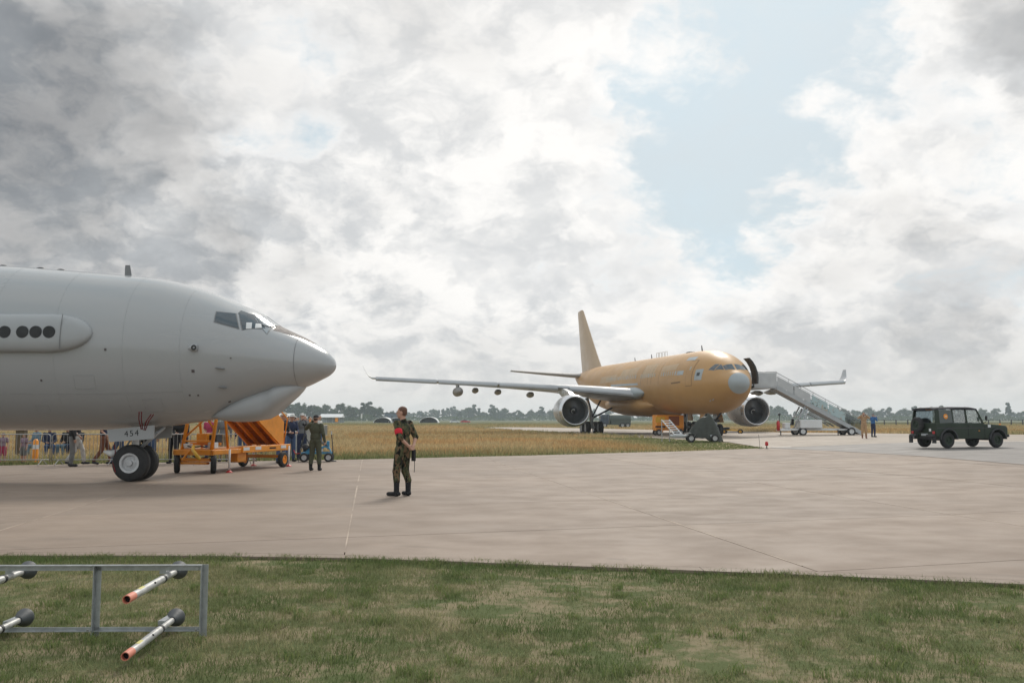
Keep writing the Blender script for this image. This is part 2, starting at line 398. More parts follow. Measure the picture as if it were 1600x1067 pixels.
# the lane where the jeep drives, and the far apron under the tanker
LANEP = [(22, 3.0), (60, 3), (60, 55.5), (36, 54.5), (24, 52.5), (13.3, 47.2)] + LANE[1:-1][::-1]
sheet('service_lane', LANEP, -.006, MT['asph'], 6.0)
FARAP = [(13.3, 47.2), (24, 52.5), (36, 54.5), (60, 55.5), (62, 74), (40, 80), (27, 93), (24, 118), (19.5, 143), (14, 160), (5, 182), (-1, 184), (-7, 178), (-4, 150), (0, 128), (4, 108), (7.8, 92), (11, 80), (12.9, 68), (14.2, 59)]
sheet('parking_apron', FARAP, -.004, MT['conc2'], 6.0)
mb = MB()
for (xa, ya), (xb, yb) in [((13.8, 47.7), (24, 52.75)), ((24, 52.75), (36, 54.75)), ((36, 54.75), (60, 55.75))]:
    mb.quad((xa, ya, gzf(xa, ya) + .004), (xb, yb, gzf(xb, yb) + .004), (xb, yb + .5, gzf(xb, yb) + .004), (xa, ya + .5, gzf(xa, ya) + .004))
o = mb.build('pale_band', pm('mottled_pale_band', (.62, .60, .56), .7, var=.15, c2=(.4, .36, .32), f2=(.5, .7), world=True)); o['kind'] = 'structure'  # paler mottled band along the far side of the lane
mb = MB()
for k in range(len(LANE) - 2):
    (xa, ya), (xb, yb) = LANE[k + 1], LANE[k + 2]
    mb.quad((xa - .03, ya, gzf(xa, ya) + .006), (xa + .14, ya, gzf(xa, ya) + .006), (xb + .14, yb, gzf(xb, yb) + .006), (xb - .03, yb, gzf(xb, yb) + .006))
o = mb.build('lane_joint', MT['joint']); o['kind'] = 'structure'

# ------------------------------------------------------------------ grass
def grassmat():
    m = bpy.data.materials.new('grass_blades'); m.use_nodes = True; t = NT(m.node_tree)
    a = t.n('Attribute', attribute_name='tint')
    d_ = t.n('BsdfDiffuse', {0: a.outputs[0]}); tr = t.n('BsdfTranslucent', {0: a.outputs[0]})
    g = t.n('MixShader', {0: .35, 1: d_.outputs[0], 2: tr.outputs[0]})
    t.n('OutputMaterial', {0: g.outputs[0]}); return m
MT['grass'] = grassmat()
def vnoise(x, y, s, seed):
    r = np.random.default_rng(seed).random((64, 64)); x = x / s; y = y / s
    i = np.floor(x).astype(int); j = np.floor(y).astype(int); u = sstep(x - i); v = sstep(y - j)
    g = lambda a, b: r[a % 64, b % 64]
    return (g(i, j) * (1 - u) + g(i + 1, j) * u) * (1 - v) + (g(i, j + 1) * (1 - u) + g(i + 1, j + 1) * u) * v
def fbm(x, y, s, seed): return (vnoise(x, y, s, seed) + .5 * vnoise(x, y, s / 2.1, seed + 1) + .25 * vnoise(x, y, s / 4.3, seed + 2)) / 1.75
def blades(name, x, y, h, wd, colr, lean=.5, label=None, cat=None, parent=None):
    n = len(x); th = rng.random(n) * 2 * np.pi; le = h * lean * (0.3 + rng.random(n)); lt = rng.random(n) * 2 * np.pi
    z0 = gz(x, y) - .035
    dx, dy = np.cos(th) * wd / 2, np.sin(th) * wd / 2; lx, ly = np.cos(lt) * le, np.sin(lt) * le
    b0 = np.c_[x - dx, y - dy, z0]; b1 = np.c_[x + dx, y + dy, z0]
    m0 = np.c_[x - dx * .8 + lx * .3, y - dy * .8 + ly * .3, z0 + h * .6]; m1 = np.c_[x + dx * .8 + lx * .3, y + dy * .8 + ly * .3, z0 + h * .6]
    tp = np.c_[x + lx, y + ly, z0 + h]
    Vv = np.stack([b0, b1, m0, m1, tp], 1).reshape(-1, 3); k = np.arange(n)[:, None] * 5
    Ff = np.concatenate([k + [0, 1, 3], k + [0, 3, 2], k + [2, 3, 4]], 0)
    me = npmesh(name, Vv, Ff); at = me.attributes.new('tint', 'FLOAT_COLOR', 'POINT')
    cc_ = np.repeat(np.c_[colr, np.ones(n)], 5, 0).astype(np.float32); at.data.foreach_set('color', cc_.ravel())
    o = link(name, me, MT['grass'], parent); tag(o, label, cat, None, 'stuff'); return o
def lerpc(a, b, t): return np.asarray(a)[None] * (1 - t[:, None]) + np.asarray(b)[None] * t[:, None]
# lawn in front
N = 330000
x = rng.uniform(-9.5, 9.5, N); y = 3.2 + 7.6 * rng.random(N) ** .85
ne = np.interp(x, [p[0] for p in NEAR], [p[1] for p in NEAR]) + .10 * (vnoise(x, y * 0, .35, 3) - .35)
dens_ = fbm(x, y, 1.3, 11); keep = (y < ne) & (np.abs(x) < y * .62 + 1.5) & (rng.random(N) < np.clip((dens_ - .12) * 2.6, .22, 1))
x, y, ne, dens_ = x[keep], y[keep], ne[keep], dens_[keep]; n = len(x)
tall = fbm(x, y, .5, 21); edge = np.clip(1 - (ne - y) / .7, 0, 1)
h = (.022 + .05 * tall ** 2 + .035 * edge * rng.random(n)) * (.6 + .8 * rng.random(n)) * (.7 + .5 * dens_)
dry = np.clip(1.12 - 1.4 * fbm(x, y, .55, 5) - .5 * edge + .35 * (rng.random(n) - .5), 0, 1)
c = lerpc((.125, .170, .066), (.36, .325, .19), dry) * (.65 + .7 * rng.random(n))[:, None]
blades('lawn_grass', x, y, h, .0035 + .003 * rng.random(n), c, .8, 'short patchy green and dry grass in front of the concrete', 'grass')
# weeds tufts on the lawn
N = 420; tx = rng.uniform(-7, 7, N); ty = rng.uniform(4.5, 10.7, N); k = ty < np.interp(tx, [p[0] for p in NEAR], [p[1] for p in NEAR]) - .02; tx, ty = tx[k], ty[k]
x = np.repeat(tx, 34) + rng.normal(0, .045, len(tx) * 34); y = np.repeat(ty, 34) + rng.normal(0, .045, len(tx) * 34); n = len(x)
h = np.repeat(rng.uniform(.035, .085, len(tx)), 34) * (.5 + .7 * rng.random(n)); c = lerpc((.13, .185, .07), (.24, .27, .11), rng.random(n))
blades('weed_tufts', x, y, h, .006 + .004 * rng.random(n), c, .7, 'taller dark green weed tufts scattered over the front lawn', 'weeds')
# ragged fringe creeping over the edge strip
N = 300; tx = rng.uniform(-8, 8, N); ty = np.interp(tx, [p[0] for p in NEAR], [p[1] for p in NEAR]) + rng.normal(.0, .06, N); m_ = rng.integers(10, 46, N)
x = np.repeat(tx, m_) + rng.normal(0, .05, m_.sum()); y = np.repeat(ty, m_) + rng.normal(0, .035, m_.sum()); n = len(x)
h = .02 + np.repeat(rng.uniform(.015, .065, N) * (rng.random(N) < .8), m_) * (.5 + .7 * rng.random(n)); c = lerpc((.13, .18, .07), (.34, .32, .17), rng.random(n) ** 1.5)
blades('edge_grass', x, y, h, .005 + .004 * rng.random(n), c, .9, 'ragged grass fringe creeping over the concrete edge', 'grass')
# dry field and the grass island
ISL_OUT = FARAP[10:] + [FARAP[0]]
def inapron(x, y): return inpoly(x, y, FARAP) | inpoly(x, y, APRON) | inpoly(x, y, LANEP)
N = 420000
yy = 29 * (330 / 29.) ** rng.random(N); xx = rng.uniform(-.72, .72, N) * yy
ok = ~inapron(xx, yy) & ~inapron(xx, yy - .25) & ((yy > np.interp(xx, [p[0] for p in FARE[::-1]], [p[1] for p in FARE[::-1]])) | (xx > 14)) & ~((xx > 13.5) & (yy < 60) & (xx < 60))
x, y = xx[ok], yy[ok]; n = len(x)
fe = np.interp(x, [p[0] for p in FARE[::-1]], [p[1] for p in FARE[::-1]]); ed = np.clip(1 - (y - fe) / 2.6, 0, 1) * (y < 60)
near_ap = np.zeros(n)
for k_ in (1.2, 2.4): near_ap = np.maximum(near_ap, inapron(x + k_, y - k_).astype(float)); near_ap = np.maximum(near_ap, inapron(x, y + k_ * 1.5).astype(float))
tip = np.clip((x - 4) / 7, 0, 1) * (y < 75) * (x < 16)
green = np.clip(np.maximum.reduce([ed * 1.2, tip, .5 * near_ap]) + .9 * (fbm(x * .5, y, 9, 31) - .42) + .25 * (rng.random(n) - .5) + np.clip((y - 150) / 250, 0, .5), 0, 1)
h = (.36 - .27 * np.clip(np.maximum(ed, tip), 0, 1)) * (.5 + .7 * rng.random(n)) * (.65 + .6 * fbm(x, y, 4, 41))
c = lerpc((.50, .385, .215), (.17, .20, .085), green); red = (fbm(x, y, 6, 51) > .56) & (green < .4)
c[red] = c[red] * np.array([1.0, .86, .76]); c *= (.7 + .6 * rng.random(n))[:, None]
blades('field_grass', x, y, h, .010 + .0011 * y * (.6 + .8 * rng.random(n)) * .55, c, .55, 'tall golden dry grass with green patches beyond the concrete', 'grass')
# ------------------------------------------------------------------ aircraft helpers
def mono(xs, ys):
    """monotone cubic through a table."""
    xs = np.array(xs, float); ys = np.array(ys, float); h = np.diff(xs); dl = np.diff(ys) / h; m = np.zeros(len(xs))
    m[0], m[-1] = dl[0], dl[-1]
    for i in range(1, len(xs) - 1):
        if dl[i - 1] * dl[i] > 0:
            w1, w2 = 2 * h[i] + h[i - 1], h[i] + 2 * h[i - 1]; m[i] = (w1 + w2) / (w1 / dl[i - 1] + w2 / dl[i])
    def f(x):
        i = int(np.clip(np.searchsorted(xs, x) - 1, 0, len(xs) - 2)); t = (x - xs[i]) / h[i]; t = min(max(t, 0), 1)
        return float((1 + 2 * t) * (1 - t) ** 2 * ys[i] + t * (1 - t) ** 2 * h[i] * m[i] + t * t * (3 - 2 * t) * ys[i + 1] + t * t * (t - 1) * h[i] * m[i + 1])
    return f
class Fuse:
    """body of revolution-like hull; station s runs aft from the nose tip, local x = x0 - s, starboard = -y."""
    def __init__(s, x0, tab, tilt=0.0, s0=0.0):
        S = [r[0] for r in tab]; q = [math.sqrt(a) for a in S]
        s.x0, s.tilt, s.s0 = x0, tilt, s0
        s.t, s.b, s.w, s.c = [(lambda f: (lambda st: f(math.sqrt(max(st, 0)))))(mono(q, [r[k] for r in tab])) for k in (1, 2, 3, 4)]
    warp = 0.0
    def P(s, st, phi, off=0.0, side=1):
        t, b, w, c = s.t(st), s.b(st), s.w(st), s.c(st); sn, cs = math.sin(phi), math.cos(phi)
        rz = (t - c) if sn >= 0 else (c - b)
        y = w * cs; zz = c + rz * sn
        if off:
            n = Vector((0, cs / max(w, .01), sn / max(rz, .01))); n.normalize(); y += n.y * off; zz += n.z * off
        return Vector((s.x0 - st - s.warp * max(0, 1 - st / 7) ** 1.5, -side * y, zz + s.tilt * (st - s.s0)))
    def phi(s, st, z):
        z -= s.tilt * (st - s.s0); c = s.c(st); rz = (s.t(st) - c) if z >= c else (c - s.b(st))
        return math.asin(max(-1, min(1, (z - c) / max(rz, 1e-3))))
    def hull(s, sts, n=48, mb=None):
        mb = mb or MB(); mb.loft([[s.P(st, 2 * math.pi * k / n) for k in range(n)] for st in sts]); return mb
    def patch(s, c, off=.006, n=6, side=1, depth=.02, z=False, mb=None):
        """c: four corners (station, angle | height) in order round the patch."""
        if z: c = [(a, s.phi(a, h)) for a, h in c]
        mb = mb or MB(); g = []
        for i in range(n + 1):
            for j in range(n + 1):
                u, v = i / n, j / n
                st = (c[0][0] * (1 - u) + c[1][0] * u) * (1 - v) + (c[3][0] * (1 - u) + c[2][0] * u) * v
                ph = (c[0][1] * (1 - u) + c[1][1] * u) * (1 - v) + (c[3][1] * (1 - u) + c[2][1] * u) * v
                g.append((st, ph))
        top = [s.P(a, b, off, side) for a, b in g]; bot = [s.P(a, b, off - depth, side) for a, b in g]; k = n + 1; N_ = k * k
        f = [(i * k + j, i * k + j + 1, (i + 1) * k + j + 1, (i + 1) * k + j) for i in range(n) for j in range(n)]
        f += [tuple(N_ + q for q in reversed(x_)) for x_ in f]
        ring = [i * k for i in range(k)] + [n * k + j for j in range(1, k)] + [i * k + n for i in range(n - 1, -1, -1)] + [j for j in range(n - 1, 0, -1)]
        f += [(ring[q], ring[(q + 1) % len(ring)], N_ + ring[(q + 1) % len(ring)], N_ + ring[q]) for q in range(len(ring))]
        return mb.add(top + bot, f)
def frange(a, b, n): return [a + (b - a) * i / n for i in range(n + 1)]
def wheel(name, parent, c, r, wd, axis='Y', hub=None, mats=None, n=28, rim_r=.52):
    """tyre as the part, its rim as a sub-part; axle along axis."""
    hw = wd / 2; rr = r * rim_r
    prof = [(-hw * .8, rr), (-hw, rr * 1.12), (-hw, r * .80), (-hw * .82, r * .94), (-hw * .45, r), (-hw * .3, r * .985), (-hw * .25, r), (hw * .25, r), (hw * .3, r * .985), (hw * .45, r), (hw * .82, r * .94), (hw, r * .80), (hw, rr * 1.12), (hw * .8, rr)]
    t = MB().lathe(prof, n, (0, 0, 0), axis).build(name, MT['rubber'], parent, auto=35, loc=c)
    rp = [(-hw * .9, 0.001), (-hw * .9, rr * .28), (-hw * .55, rr * .34), (-hw * .5, rr * .75), (-hw * .92, rr * .86), (-hw * .95, rr * 1.08), (-hw * .7, rr * 1.1),
          (hw * .7, rr * 1.1), (hw * .95, rr * 1.08), (hw * .92, rr * .86), (hw * .5, rr * .75), (hw * .55, rr * .34), (hw * .9, rr * .28), (hw * .9, 0.001)]
    m = MB().lathe(rp, n, (0, 0, 0), axis)
    for k in range(8):
        a = 2 * math.pi * k / 8; u, v = math.cos(a) * rr * .52, math.sin(a) * rr * .52
        for sg in (-1, 1):
            p = (u, sg * hw * .50, v) if axis == 'Y' else (sg * hw * .50, u, v); q = (u, sg * hw * .62, v) if axis == 'Y' else (sg * hw * .62, u, v)
            m.cyl(p, q, rr * .09, n=6)
    m.build('rim', hub or MT['hub'], t, auto=30)
    return t

# ------------------------------------------------------------------ surveillance aircraft on the left
MT['awacs'] = pm('aircraft_grey', (.375, .39, .40), .22, var=.035, scale=.5, c2=(.33, .345, .352), f2=(.5, .75), coat=.35, streak=(.25, 1, 1.6), bump=.02, bscale=3)
MT['awacs2'] = pm('fairing_grey', (.37, .388, .40), .34, var=.03, scale=.8, coat=.1)
MT['glare'] = pm('antiglare_brown', (.10, .085, .085), .65, var=.1)
MT['pane'] = glass('cockpit_glass', (.55, .65, .7), .72)
MT['panel'] = pm('panel_line', (.20, .205, .21), .6, var=.1)
E3 = empty('surveillance_aircraft', (-9.9, 23.7, 0), 0, 'grey four-engined surveillance jet with 454 on its nose gear door', 'airplane')
tab = [  # station, top, bottom, half width, widest height
 (0, 3.02, 3.02, 0.0, 3.02), (.03, 3.16, 2.90, .16, 3.02), (.09, 3.24, 2.82, .27, 3.02), (.22, 3.38, 2.72, .44, 3.03), (.38, 3.49, 2.64, .58, 3.04), (.78, 3.73, 2.45, .84, 3.07), (1.15, 3.90, 2.33, 1.02, 3.10), (1.52, 4.08, 2.22, 1.17, 3.14),
 (2.1, 4.46, 2.00, 1.36, 3.20), (2.6, 4.66, 1.82, 1.48, 3.26), (3.05, 4.86, 1.62, 1.57, 3.3), (3.9, 5.15, 1.48, 1.70, 3.38), (4.75, 5.33, 1.38, 1.79, 3.43), (5.8, 5.43, 1.33, 1.85, 3.46), (7.4, 5.56, 1.31, 1.88, 3.48), (9.1, 5.67, 1.31, 1.88, 3.50),
 (12, 5.68, 1.31, 1.88, 3.50), (24, 5.68, 1.31, 1.88, 3.5), (30, 5.68, 2.3, 1.7, 3.9), (38, 5.3, 4.3, .5, 4.8)]
fe3 = Fuse(5.24, tab)
fe3.hull([0, .006, .02, .05, .1, .16, .24, .34, .46, .6, .75] + frange(.9, 9, 40)[0:] + frange(9.6, 38, 22), 64).build('fuselage', MT['awacs'], E3, auto=40)
# radome seam
mb = MB()
for k in range(40):
    a0, a1 = -1.2 + k * .07, -1.2 + (k + 1) * .07
    fe3.patch([(.90, a0), (.90, a1), (.915, a1), (.915, a0)], .003, 1, mb=mb)
mb.build('radome_seam', MT['panel'], E3)
MT['seamgrey'] = pm('hull_seam', (.325, .34, .35), .5, var=.15)
for st in (3.55, 4.9, 6.55, 8.1):
    for a0, a1 in ((-1.1, -.3), (-.3, .45), (.45, 1.3)): fe3.patch([(st, a0), (st + .008, a0), (st + .008, a1), (st, a1)], .0025, 8).build('skin_seam', MT['seamgrey'], E3)
for a_ in (-.62,):
    for s0, s1 in ((3.55, 4.9), (4.9, 6.55), (6.55, 8.1), (8.1, 10.5)):
        if not (a_ == .62 and False): fe3.patch([(s0, a_), (s1, a_), (s1, a_ + .004), (s0, a_ + .004)], .0025, 8).build('skin_seam', MT['seamgrey'], E3)
for s0, s1, a0, a1 in ((4.1, 4.55, -.95, -.72), (5.6, 6.1, -.55, -.38), (6.9, 7.2, -.9, -.78)):
    for q in ([(s0, a0), (s1, a0), (s1, a0 + .005), (s0, a0 + .005)], [(s0, a1), (s1, a1), (s1, a1 + .005), (s0, a1 + .005)], [(s0, a0), (s0 + .008, a0), (s0 + .008, a1), (s0, a1)], [(s1, a0), (s1 + .008, a0), (s1 + .008, a1), (s1, a1)]): fe3.patch(q, .003, 3).build('hatch_seam', MT['seamgrey'], E3)
# antiglare strip over the nose
for sd in (1, -1):
    fe3.patch([(.55, 1.25), (1.50, .93), (1.50, 1.575), (.55, 1.575)], .004, 6, sd).build('antiglare_strip', MT['glare'], E3, auto=40)
# cockpit windows
def win(name, cs, zz=False, side=1, parent=E3, fz=fe3, fr=.030, glassm=None, framem=None, hgt=.012):
    cx = sum(c[0] for c in cs) / 4; c2 = [(a, fz.phi(a, b) if zz else b) for a, b in cs]; cy = sum(c[1] for c in c2) / 4
    ex = [(a + (fr if a > cx else -fr), b + (fr * .8 if b > cy else -fr * .8)) for a, b in c2]
    f_ = fz.patch(ex, hgt * .5, 5, side).build(name, framem or MT['panel'], parent, smooth=False)
    fz.patch(c2, hgt, 6, side, .01).build('pane', glassm or MT['pane_dark'], f_, auto=40)
    return f_
MT['pane_dark'] = pm('dark_glass', (.055, .075, .09), .07, var=.2, scale=3, spec=.8, coat=.3)
MT['pane_sky'] = pm('sky_reflection_glass', (.30, .33, .35), .06, var=.1, scale=3, spec=1.0, coat=1.0)  # pale base colour puts the sky's reflection into the windshield
for sd in (1, -1):
    win('side_window', [(2.83, 4.30), (2.42, 4.29), (2.24, 3.885), (2.81, 4.045)], True, sd, fr=.025)
    w2 = win('sliding_window', [(2.34, 4.30), (1.93, 4.27), (1.66, 3.905), (2.13, 3.845)], True, sd, fr=.025)
    fe3.patch([(2.10, fe3.phi(2.10, 4.04)), (1.98, fe3.phi(1.98, 4.05)), (1.95, fe3.phi(1.95, 3.88)), (2.07, fe3.phi(2.07, 3.87))], .0145, 3, sd, .004).build('sky_glimpse_patch', MT['white'], w2)  # white patch stands in for bright sky seen through the cockpit
    fe3.patch([(1.90, fe3.phi(1.90, 4.03)), (1.79, fe3.phi(1.79, 4.03)), (1.74, fe3.phi(1.74, 3.92)), (1.88, fe3.phi(1.88, 3.90))], .0145, 3, sd, .004).build('sky_glimpse_patch', MT['white'], w2)  # second white patch for the see-through sky
    win('windshield', [(1.96, .98), (1.60, .68), (1.50, 1.50), (1.88, 1.50)], False, sd, fr=.022, glassm=MT['pane_sky'])
    win('eyebrow_window', [(2.36, .93), (2.13, .93), (2.10, 1.06), (2.34, 1.06)], False, sd, fr=.012)
mb = MB(); mb.path([fe3.P(1.48, 1.2, .02), fe3.P(1.62, .95, .03), fe3.P(1.75, .88, .03)], .009, 6); mb.build('wiper', MT['black'], E3)
# cheek fairing with round antenna covers
mb = MB(); rings = []
for s_, k in [(5.62, .02), (5.66, .25), (5.75, .48), (5.9, .68), (6.1, .84), (6.35, .95), (6.6, 1.0), (7.4, 1.0), (10, 1.0), (13, 1.0), (16, 1.0)]:
    ring = []; h = .48 * k; dp = .20 * (k ** .6)
    for q in range(24):
        a = 2 * math.pi * q / 24; cy_, cz_ = math.cos(a), math.sin(a)
        e_ = lambda v: math.copysign(abs(v) ** .62, v)
        zz = 3.70 + h * e_(cz_); ph = fe3.phi(s_, zz); base = fe3.P(s_, ph); ring.append((base.x, base.y - (dp * max(0, e_(cy_)) - .06 * (cy_ < 0)), zz))
    rings.append(ring)
ck = mb.loft(rings).build('cheek_fairing', MT['awacs2'], E3, auto=45)
MT['lens'] = pm('antenna_cover', (.018, .02, .022), .5, var=.4)
for xw in (-11.24, -11.56, -11.88, -12.31, -12.66, -12.98, -13.4, -13.72):
    lx = xw + 9.9; yy = fe3.P(5.24 - lx, fe3.phi(5.24 - lx, 3.70)).y - .20
    MB().lathe([(-.012, .001), (-.012, .142), (-.004, .15), (.03, .15)], 28, (lx, yy, 3.71), 'Y').build('antenna_cover', MT['lens'], ck, auto=30)
mb = MB(); fe3.patch([(6.30, fe3.phi(6.3, 4.10)), (6.315, fe3.phi(6.3, 4.10)), (6.315, fe3.phi(6.3, 3.3)), (6.30, fe3.phi(6.3, 3.3))], .205, 4, mb=mb, depth=.01)
mb.build('fairing_seam', MT['panel'], ck)
# chin fairing: lofted cross-sections from the nose down to the belly
mb = MB(); rings = []
for s_, zt, zb, hw_ in [(.80, 2.50, 2.42, .10), (.90, 2.55, 2.33, .36), (1.07, 2.55, 2.17, .56), (1.3, 2.55, 1.98, .72), (1.47, 2.52, 1.83, .80), (1.6, 2.50, 1.70, .74), (1.78, 2.45, 1.60, .76), (2.2, 2.3, 1.535, .77), (2.55, 2.1, 1.53, .72), (2.85, 1.9, 1.56, .62), (3.15, 1.72, 1.62, .4)]:
    rings.append([(5.24 - s_, hw_ * math.copysign(abs(math.cos(a)) ** .6, math.cos(a)), (zt + zb) / 2 + (zt - zb) / 2 * math.copysign(abs(math.sin(a)) ** .75, math.sin(a))) for a in [2 * math.pi * q / 28 for q in range(28)]])
mb.loft(rings).build('chin_fairing', MT['awacs2'], E3, auto=50)
# blade aerials and dorsal bumps
def blade(parent, x, y, z0, h, c0, c1, th=.03, mat=None, sweep=.1, name='blade_antenna'):
    def sec(zz, c, dx): return [(x + dx + c * .5, y, zz), (x + dx, y + th / 2, zz), (x + dx - c * .5, y, zz), (x + dx, y - th / 2, zz)]
    return MB().loft([sec(z0, c0, 0), sec(z0 + h * .7, (c0 * .4 + c1 * .6), -sweep * .7), sec(z0 + h, c1, -sweep)]).build(name, mat or MT['dark'], parent)
blade(E3, -.35 + .0, 0, 5.36, .34, .20, .13, .05, MT['panel'], .03)
for xw, L_ in ((-12.05, .26), (-12.6, .28), (-13.6, .5), (-14.6, .6)):
    MB().lathe([(0, .12), (.025, .11), (.045, .06), (.05, .001)], 14, (xw + 9.9, 0, fe3.t(5.24 - xw - 9.9) - .01), 'Z').build('dorsal_antenna', MT['dark'], E3, smooth=True)
# probe with ring, vents, ports
pb = MB(); p0 = fe3.P(3.15, fe3.phi(3.15, 3.36)); pb.path([(p0.x - .30, p0.y + .09, 3.345), (p0.x - .1, p0.y - .02, 3.355), (p0.x + .02, p0.y - .06, 3.36)], [.03, .085, .09], 16)
pr = pb.build('sensor_housing', MT['awacs'], E3, smooth=True)
MB().lathe([(-.004, .028), (-.010, .035), (-.010, .062), (0, .068)], 20, (p0.x - .02, p0.y - .142, 3.36), 'Y').build('sensor_ring', MT['lens'], pr)
for st, zz, L_ in ((2.60, 2.86, .22), (2.60, 2.39, .20)):
    q = fe3.P(st, fe3.phi(st, zz)); mb = MB(); mb.M = Matrix.Translation(q) @ Matrix.Rotation(R(8), 4, 'Y')
    mb.box((0, -.025, 0), (L_, .10, .022), bev=.01); mb.build('vane', MT['panel'], E3)
for st, zz, r_ in ((3.24, 2.79, .034), (2.35, 3.12, .018), (3.4, 2.2, .02), (3.2, 2.2, .02), (6.9, 2.55, .02), (2.55, 2.05, .03), (2.55, 1.95, .025), (5.3, 3.3, .025), (9.0, 1.65, .04)):
    a = fe3.phi(st, zz); fe3.patch([(st - r_, a - r_ * .6), (st + r_, a - r_ * .6), (st + r_, a + r_ * .6), (st - r_, a + r_ * .6)], .008, 2).build('access_port', MT['glare'], E3)
# nose gear
ng = empty('nose_gear'); ng.parent = E3
MB().path([(-.02, 0, 1.45), (0, 0, .95), (.03, 0, .48)], [.10, .095, .075], 14).build('strut', MT['white'], ng, smooth=True)
MB().path([(.75, 0, 1.4), (.06, 0, .78)], .045, 10).path([(.05, -.05, .62), (-.28, -.05, .8), (-.08, -.05, 1.1)], .028, 8).build('drag_brace', MT['ltgrey'], ng, smooth=True)
MB().cyl((.03, -.36, .475), (.03, .36, .475), .05, n=12).build('axle', MT['steel'], ng, smooth=True)
for yy in (-.27, .27): wheel('tyre', ng, (.03, yy, .475), .475, .33, 'Y', rim_r=.50)
for yy in (-.60, .60):
    dr = MB(); A = [(-.04, 1.355), (1.14, 1.47), (1.13, 1.13), (.10, 1.045), (.0, 1.06)]
    A = [(-.06, 1.36), (1.16, 1.475), (1.155, 1.13), (.02, 1.045)]
    dr.M = Matrix.Translation((-.03 - .40, 0, -.025))
    dr.prism(A, yy - .012, yy + .012, 'Y'); d_ = dr.build('gear_door', MT['awacs2'], ng)
    if yy < 0:
        tc = bpy.data.curves.new('number', 'FONT'); tc.body = '454'; tc.size = .215; tc.space_character = 1.25; tc.extrude = .001
        to = bpy.data.objects.new('number', tc); me = bpy.data.meshes.new_from_object(to); bpy.data.objects.remove(to)
        n_ = link('door_number', me, MT['black'], d_); n_.location = (-.035, yy - .0145, 1.155); n_.rotation_euler = (R(90), R(-5.2), 0)
        n_['label'] = 'black number 454'
MT['streamer'] = pm('red_streamer', (.16, .012, .015), .8, var=.2)
for (xa, za, xb, zb) in ((.55, 1.40, .68, 1.78), (.62, 1.38, .98, 1.72)):
    mb = MB()
    for dx in (0, .06): mb.path([(xa + dx * .6, -1.0, za - .05), ((xa + xb) / 2 + dx, -1.32, (za + zb) / 2), (xb + dx, -1.48, zb)], .014, 6)
    mb.build('warning_streamer', MT['streamer'], ng)
MB().path([(-.42, -.3, .95), (-.36, -.36, .75), (-.40, -.40, .5), (-.30, -.46, .25)], .014, 6).build('warning_streamer', MT['streamer'], ng)
MB().path([(-.78, -.1, .76), (-.55, -.12, .70), (-.38, -.1, .78)], [.03, .10, .05], 8).build('ground_cable_bag', MT['white'], ng, smooth=True)

# ------------------------------------------------------------------ tanker in primer
MT['primer'] = pm('gold_primer', (.45, .255, .092), .50, var=.10, scale=.45, c2=(.47, .29, .135), f2=(.48, .66), coat=.06, streak=(.5, 1, 1), spec=.55)
MT['primer_tan'] = pm('tan_primer', (.46, .33, .20), .38, var=.06, scale=.4, coat=.1)
MT['radome'] = pm('radome_grey', (.33, .37, .39), .42, var=.05, scale=1)
MT['wing'] = pm('wing_grey', (.36, .38, .40), .38, var=.05, scale=.6, c2=(.30, .31, .33), f2=(.5, .7))
MT['wing_under'] = pm('wing_under', (.27, .26, .25), .5, var=.08)
MT['nacelle'] = pm('nacelle_grey', (.50, .51, .52), .3, .15, var=.05, scale=.8, coat=.2)
MT['lip'] = pm('inlet_lip', (.66, .67, .69), .22, .8, var=.05)
YAW = .157
TK = empty('tanker_airliner', (18.46 - math.sin(YAW) * 6.7, 70.3 + math.cos(YAW) * 6.7, 0), math.atan2(-math.cos(YAW), math.sin(YAW)), 'golden primer-coated twin-engine tanker airliner with grey wings and radome', 'airplane')
X0 = 6.7; TL, TS = .019, 6.0
tab = [(0, 4.62, 4.62, 0, 4.62), (.06, 4.86, 4.36, .27, 4.62), (.3, 5.14, 4.10, .58, 4.62), (.8, 5.45, 3.72, .93, 4.63), (1.3, 5.64, 3.42, 1.20, 4.64), (1.8, 5.93, 3.16, 1.43, 4.65), (2.3, 6.24, 2.95, 1.63, 4.66), (2.8, 6.50, 2.76, 1.81, 4.67), (3.5, 6.80, 2.53, 2.04, 4.69),
       (4.5, 7.11, 2.28, 2.31, 4.71), (6, 7.40, 2.07, 2.59, 4.74), (8, 7.56, 1.97, 2.76, 4.76), (10.5, 7.59, 1.95, 2.82, 4.77), (20, 7.59, 1.95, 2.82, 4.77), (38, 7.59, 1.95, 2.82, 4.77), (42, 7.58, 2.35, 2.7, 4.9), (48, 7.45, 3.7, 2.05, 5.5), (54, 7.15, 5.0, 1.1, 6.0), (58.4, 6.7, 6.1, .3, 6.4)]
ftk = Fuse(X0, tab, TL, TS); ftk.warp = 1.0
ftk.hull([.78, .9, 1.05, 1.25, 1.45] + frange(1.7, 11, 26) + frange(12, 37, 14) + frange(38, 58.4, 22), 64).build('fuselage', MT['primer'], TK, auto=45)
ftk.hull([0, .008, .025, .06, .12, .2, .32, .46, .62, .78], 48).build('radome', MT['radome'], TK, auto=50)
# wing box fairing
mb = MB(); rings = []
for s_, k in [(17.5, .05), (18.5, .5), (20, .85), (22.5, 1), (29, 1), (32.5, .8), (35, .3), (36, .05)]:
    zc_ = 2.75 + TL * (s_ - TS); rings.append([(X0 - s_, 3.12 * (.55 + .45 * k) * math.copysign(abs(math.cos(a)) ** .8, math.cos(a)), zc_ + (1.18 * k + .05) * math.copysign(abs(math.sin(a)) ** .85, math.sin(a))) for a in [2 * math.pi * q / 28 for q in range(28)]])
mb.loft(rings).build('belly_fairing', MT['primer'], TK, auto=50)
